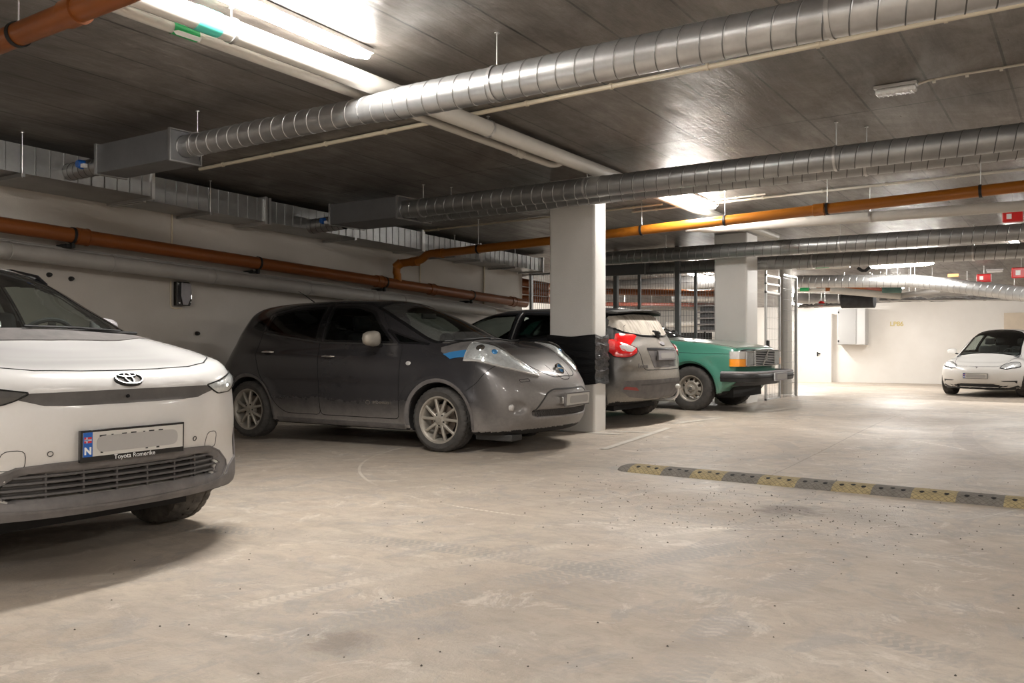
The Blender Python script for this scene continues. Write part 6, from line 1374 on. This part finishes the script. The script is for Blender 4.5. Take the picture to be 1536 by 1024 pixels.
# ---- what is seen beyond: round ducts, pipes and lamps
def far(name, label, cat, a, b, xa, r, m, xb=None, n=20, mid=None):
    p, q = at(*a, x=xa), at(*b, x=xb or xa); bm = B(); pts = [p] + ([at(*mid[:2], x=mid[2])] if mid else []) + [q]; tube(bm, pts, r, n); o_ = tag(obj(name, bm, m), label, cat)
    for t in (.2, .8): c_ = p.lerp(q, t); rod(c_.x, c_.y, c_.z + r - .01, o_)
    return o_
p, q, s_ = at(1196, 422, x=19.5), at(1368, 421, x=19.5), at(1560, 444, x=18.0)
o = spiral([tuple(p), tuple(q), tuple(s_)], .135, 'galv', .14); tag(o, 'light spiral duct below the far fluorescent lamp, bending down to the right', 'duct')
for px in (1366, 1372): v = at(px, 410, x=19.5); rod(v.x, v.y, v.z - .05, o)
far('spiral_duct', 'thin dusty duct far behind the black insulated duct section', 'duct', (1192, 447), (1266, 450), 24, .15, 'galvd')
far('insulated_duct', 'black insulated duct section hanging before the far wall', 'duct', (1263, 450), (1312, 449), 22, .20, 'bulk')
far('jacketed_pipe', 'white pipe sloping down to the right before the far wall', 'pipe', (1246, 435), (1352, 444), 20.5, .075, 'pvc')
far('jacketed_pipe', 'white pipe rising to an elbow right of the sloping far pipe', 'pipe', (1352, 443), (1410, 436), 20.5, .06, 'pvcg')
far('insulated_pipe', 'dark green insulated box pipe under the far round duct', 'pipe', (1324, 433), (1352, 433), 20.2, .09, 'greenpipe'); far('drain_pipe', 'thin orange drain pipe under the far round duct', 'pipe', (1225, 434), (1330, 431), 21, .05, 'orange')
far('red_pipe', 'short red pipe before the far wall', 'pipe', (1300, 432), (1326, 435), 20.8, .04, 'redpipe')
def tray(label, a, b, x, w=.30):
    p, q = at(*a, x=x), at(*b, x=x); r = thing('cable_tray', label, 'cable tray', (0, 0, 0)); bm = B(); tube(bm, [p, q], .012, 6); tube(bm, [p + Vector((w, 0, 0)), q + Vector((w, 0, 0))], .012, 6); bm.free()
    for e in (0, w): bm = B(); tube(bm, [p + Vector((e, 0, 0)), q + Vector((e, 0, 0))], .014, 6); obj('side_rail', bm, 'steel', r)
    n = int((q - p).length / .3); bm = B()
    for i in range(n + 1): c = p.lerp(q, i / n); bm.free(); bm = B(); box(bm, c.x, c.x + w, c.y - .01, c.y + .01, c.z - .012, c.z); obj('tray_rung', bm, 'steel', r, False) if i % 3 == 0 else None
    bm.free()
    rr = random.Random(4)
    for k in range(6):
        bm = B(); e = .03 + w * k / 7; tube(bm, [p.lerp(q, t / 14) + Vector((e, 0, .02 + rr.uniform(-.03, .06))) for t in range(15)], .018, 8); obj('cable', bm, 'cable', r)
    for t in (.25, .6, .9): c = p.lerp(q, t); rod(c.x + w / 2, c.y, c.z, r)
    return r
tray('cable tray loaded with grey cables, sagging before the far wall', (1318, 451), (1545, 449), 21.5); tray('lower cable tray along the top of the far wall', (1195, 461), (1262, 458), 23.0)
# electrical cabinet
p, q = at(1256, 463, x=XF - .45), at(1298, 517, x=XF - .45); r = thing('electrical_cabinet', 'light grey electrical cabinet hung on the far white wall', 'cabinet', (XF, (p.y + q.y) / 2, (p.z + q.z) / 2)); hw, hh = abs(p.y - q.y) / 2, abs(p.z - q.z) / 2
bm = B(); box(bm, -.45, -.003, -hw, hw, -hh, hh); obj('housing', bm, 'cabinet', r, False, bevel=.01)
bm = B(); box(bm, -.475, -.452, -hw * .35, hw * .97, -hh * .97, hh * .97); d = obj('cabinet_door', bm, 'cabdoor', r, False, bevel=.006)
bm = B(); box(bm, -.462, -.452, -hw * .97, -hw * .42, -hh * .97, hh * .97); obj('side_cover', bm, 'cabinet', r, False)
for s in (.8, -.8): bm = B(); box(bm, -.49, -.475, hw * .85, hw * .95, hh * s - .03, hh * s + .03); obj('door_hinge', bm, 'iron', d, False)
p = at(1345, 486, x=XF); text('LP86', .20, None, 'sticker', Matrix.Translation((XF - .004, p.y, p.z)) @ Matrix.Rotation(-PI / 2, 4, 'Z') @ Matrix.Rotation(PI / 2, 4, 'X'), 'wall_lettering', .002, .004); o = bpy.data.objects['wall_lettering']; tag(o, 'small yellow stencilled lettering on the far white wall', 'lettering')
# alarm boxes, labels
def alarm(px, py, x, s, label, mark=True, m='alarm', shape='box'):
    p = at(px, py, x=x); r = thing('alarm_box', label, 'alarm box', p)
    bm = B(); box(bm, -.06, .06, -s * 1.6, s * 1.6, -s, s); obj('housing', bm, m, r, False, bevel=s * .2)
    if mark: bm = B(); box(bm, -.063, -.060, s * .1, s * .9, -s * .45, s * .45); obj('white_mark', bm, 'white', r, False)
    rod(0, 0, s, r, top=ceilz(p.x, p.y) - p.z + .002); return r
alarm(1519, 325, 12.3, .068, 'red alarm box beneath the white pipe at the right edge'); alarm(1476, 417, 20.8, .085, 'red alarm box above the light duct, right of the far fluorescent lamp'); alarm(1532, 409, 19, .10, 'red alarm box cut by the right edge above the light duct')
p = at(1232, 456, x=23.2); bm = B(); bmesh.ops.create_uvsphere(bm, u_segments=24, v_segments=12, radius=.085, matrix=Matrix.Translation(p)); tag(obj('alarm_bell', bm, 'alarm'), 'round red alarm bell above the far white door', 'alarm bell')
rod(p.x, p.y, p.z + .08, bpy.data.objects['alarm_bell'])
for px, py, x, mm, lb, w in ((1234, 399, 18.0, 'green', 'green pipe label beside the gate top, upper one', .13), (1207, 434, 20.5, 'green', 'green pipe label lower down beside the gate', .10)):
    p = at(px, py, x=x); bm = B(); tube(bm, [p - Vector((0, w, 0)), p + Vector((0, w, 0))], .045, 16); tag(obj('pipe_label', bm, mm), lb, 'label')
p0, p1 = at(1196, 402, x=18.02), at(1275, 399, x=18.02); bm = B(); tube(bm, [p0, p1], .040, 16); tag(obj('jacketed_pipe', bm, 'pvc'), 'short white pipe carrying the upper green label beside the gate', 'pipe')
p0, p1 = at(1196, 436, x=20.52), at(1238, 434, x=20.52); bm = B(); tube(bm, [p0, p1], .038, 16); tag(obj('jacketed_pipe', bm, 'pvc'), 'short white pipe carrying the lower green label beside the gate', 'pipe')
p = at(1296, 403, x=18.6); bm = B(); tube(bm, [p + Vector((0, .12, .02)), p, p + Vector((0, -.10, .03))], .03, 10); tube(bm, [p, p - Vector((0, 0, .07))], .035, 10); bm.free(); bm = B(); tube(bm, [p + Vector((0, .12, .02)), p + Vector((0, .03, -.04)), p + Vector((0, -.03, -.04)), p + Vector((0, -.12, .03))], .035, 10); tag(obj('pipe_valve', bm, 'iron'), 'dark pipe valve left of the far fluorescent lamp', 'valve')
p = at(1430, 413, x=20); bm = B(); box(bm, p.x - .04, p.x + .04, p.y - .10, p.y + .10, p.z - .03, p.z + .03); o = tag(obj('orange_tag', bm, 'orangelabel', smooth=False), 'small orange tag on top of the light far duct', 'tag')
# behind the fence
far('spiral_duct', 'bright round duct seen high through the mesh fence', 'duct', (905, 431), (1080, 421), 19.5, .16, 'galv')
far('spiral_duct', 'lower pale round duct seen through the mesh fence', 'duct', (1010, 447), (1080, 445), 22.5, .12, 'galv')
far('drain_pipe', 'upper orange drain pipe seen through the mesh fence', 'pipe', (905, 437), (1080, 440), 18.2, .075, 'orange')
far('drain_pipe', 'thin lower orange drain pipe seen through the mesh fence', 'pipe', (905, 456), (1075, 458), 23, .06, 'redpipe')
far('grey_pipe', 'grey pipe low behind the mesh fence above the classic saloon', 'pipe', (960, 461), (1052, 463), 21, .05, 'pvcg'); far('jacketed_pipe', 'white pipe low behind the mesh fence beside the storage rack', 'pipe', (1000, 487), (1080, 484), 24, .08, 'pvc')
for i, (y1_, y2_, mm, rr, lb) in enumerate(((424, 431, 'orange', .10, 'topmost orange pipe beyond the end of the left wall'), (431, 433, 'pvc', .06, 'upper pale pipe beyond the end of the left wall'), (437, 440, 'orange', .10, 'middle orange pipe beyond the end of the left wall'), (443, 444, 'pvc', .06, 'lower pale pipe beyond the end of the left wall'), (449, 450, 'orange', .09, 'lowest orange pipe beyond the end of the left wall'))):
    far('wall_pipe', lb, 'pipe', (770, y1_ - 3), (826, y2_), 17.5, rr, mm)
p, q = at(1054, 459, x=20.5), at(1080, 496, x=20.5); r = thing('storage_rack', 'dark storage rack behind the mesh fence beside the bare white column', 'rack', (20.5, (p.y + q.y) / 2, 0)); W = abs(p.y - q.y) / 2 + .05
for k in range(5): z = q.z + (p.z - q.z) * k / 4; bm = B(); box(bm, -.3, .3, -W, W, z - .02, z + .02); obj('shelf', bm, 'slat', r, False)
for a in (-W, W):
    for b in (-.28, .28): bm = B(); box(bm, b - .02, b + .02, a - .02, a + .02, floorz(20.5, 5), p.z + .05); obj('rack_post', bm, 'iron', r, False)
for k in range(4): z = q.z + (p.z - q.z) * k / 4; bm = B(); box(bm, -.25, .25, -W + .06, W - .08, z + .022, z + (p.z - q.z) / 4 - .03); tag(obj('storage_box', bm, 'bulk', None, False, loc=(20.5, r.location.y, 0), bevel=.01), 'dark box on the rack behind the fence, ' + ('lowest', 'second lowest', 'second highest', 'topmost')[k], 'box', 'boxes on the storage rack')
p = at(1040, 489, x=26); r = thing('white_van', 'white vehicle half seen far behind the mesh fence', 'van', (26, p.y, floorz(26, 6)), 0)
bm = B(); P = [(-.9, .35), (-.9, 1.0), (-.75, 1.5), (-.5, 1.85), (.5, 1.85), (.75, 1.5), (.9, 1.0), (.9, .35)]; vs = [[bm.verts.new((x, y, z)) for y, z in P] for x in (0, 2.9)]; bm.faces.new(vs[0]); bm.faces.new(vs[1][::-1])
for i in range(8): bm.faces.new((vs[0][i], vs[0][(i + 1) % 8], vs[1][(i + 1) % 8], vs[1][i]))
obj('body', bm, 'wallw', r, False, bevel=.08); bm = B(); box(bm, -.012, 0, -.62, .62, 1.15, 1.6); obj('rear_window', bm, 'gloss', r, False); bm = B(); box(bm, -.06, .02, -.85, .85, .38, .55); obj('bumper', bm, 'slat', r, False, bevel=.02)
for sg in (-1, 1):
    bm = B(); box(bm, -.015, 0, sg * .80 - .06, sg * .80 + .06, .75, 1.05); obj('tail_light', bm, 'red', r, False)
    for xx in (.5, 2.4): bm = B(); lathe(bm, [(.001, -.10), (.30, -.10), (.33, -.06), (.33, .06), (.30, .10), (.001, .10)], 28, 'y', mt=Matrix.Translation((xx, sg * .78, .33))); obj('wheel', bm, 'rubber', r)
# fine grit on the floor near the bump
bm = B(); rr = random.Random(9)
for k in range(700):
    if k < 330: x, y = rr.gauss(5.6, .5), rr.gauss(1.9, .75)
    else: x, y = rr.uniform(1.6, 9), rr.uniform(-1.5, 4.2)
    s = rr.uniform(.002, .0055); z = floorz(x, y); m4 = Matrix.Translation((x, y, z + s * .3)) @ Matrix.Rotation(rr.uniform(0, 3), 4, 'Z')
    vs = [bm.verts.new(m4 @ Vector(q)) for q in ((-s, -s * .6, 0), (s, -s * .7, 0), (s * .8, s, 0), (-s * .7, s * .8, 0), (0, 0, s))]
    for f in ((0, 1, 4), (1, 2, 4), (2, 3, 4), (3, 0, 4)): bm.faces.new([vs[i] for i in f])
tag(obj('grit', bm, mat('dark_grit', (.07, .06, .05), .9), smooth=False), 'dark grit scattered over the concrete floor', 'grit', kind='stuff')
grey_hatch(); crossover(); dirty_hatch(); saloon(); electric()
w_ = bpy.data.worlds.new('world'); w_.use_nodes = True; w_.node_tree.nodes['Background'].inputs[0].default_value = (0, 0, 0, 1); bpy.context.scene.world = w_
cd = bpy.data.cameras.new('camera'); cam = bpy.data.objects.new('camera', cd); C.objects.link(cam)
cam.location = (0, 0, EYE); cam.rotation_euler = (PI / 2, 0, math.atan2(SA, CA) - PI / 2)
cd.sensor_width = 36; cd.lens = FX / 1536 * 36; cd.clip_start = .05; cd.clip_end = 200; bpy.context.scene.camera = cam
sc = bpy.context.scene; sc.view_settings.view_transform = 'Standard'; sc.view_settings.look = 'None'; sc.view_settings.gamma = 1; sc.view_settings.use_curve_mapping = False
sc.view_settings.exposure = EXPO
sc.cycles.max_bounces = 8; sc.cycles.glossy_bounces = 3; sc.cycles.transparent_max_bounces = 10
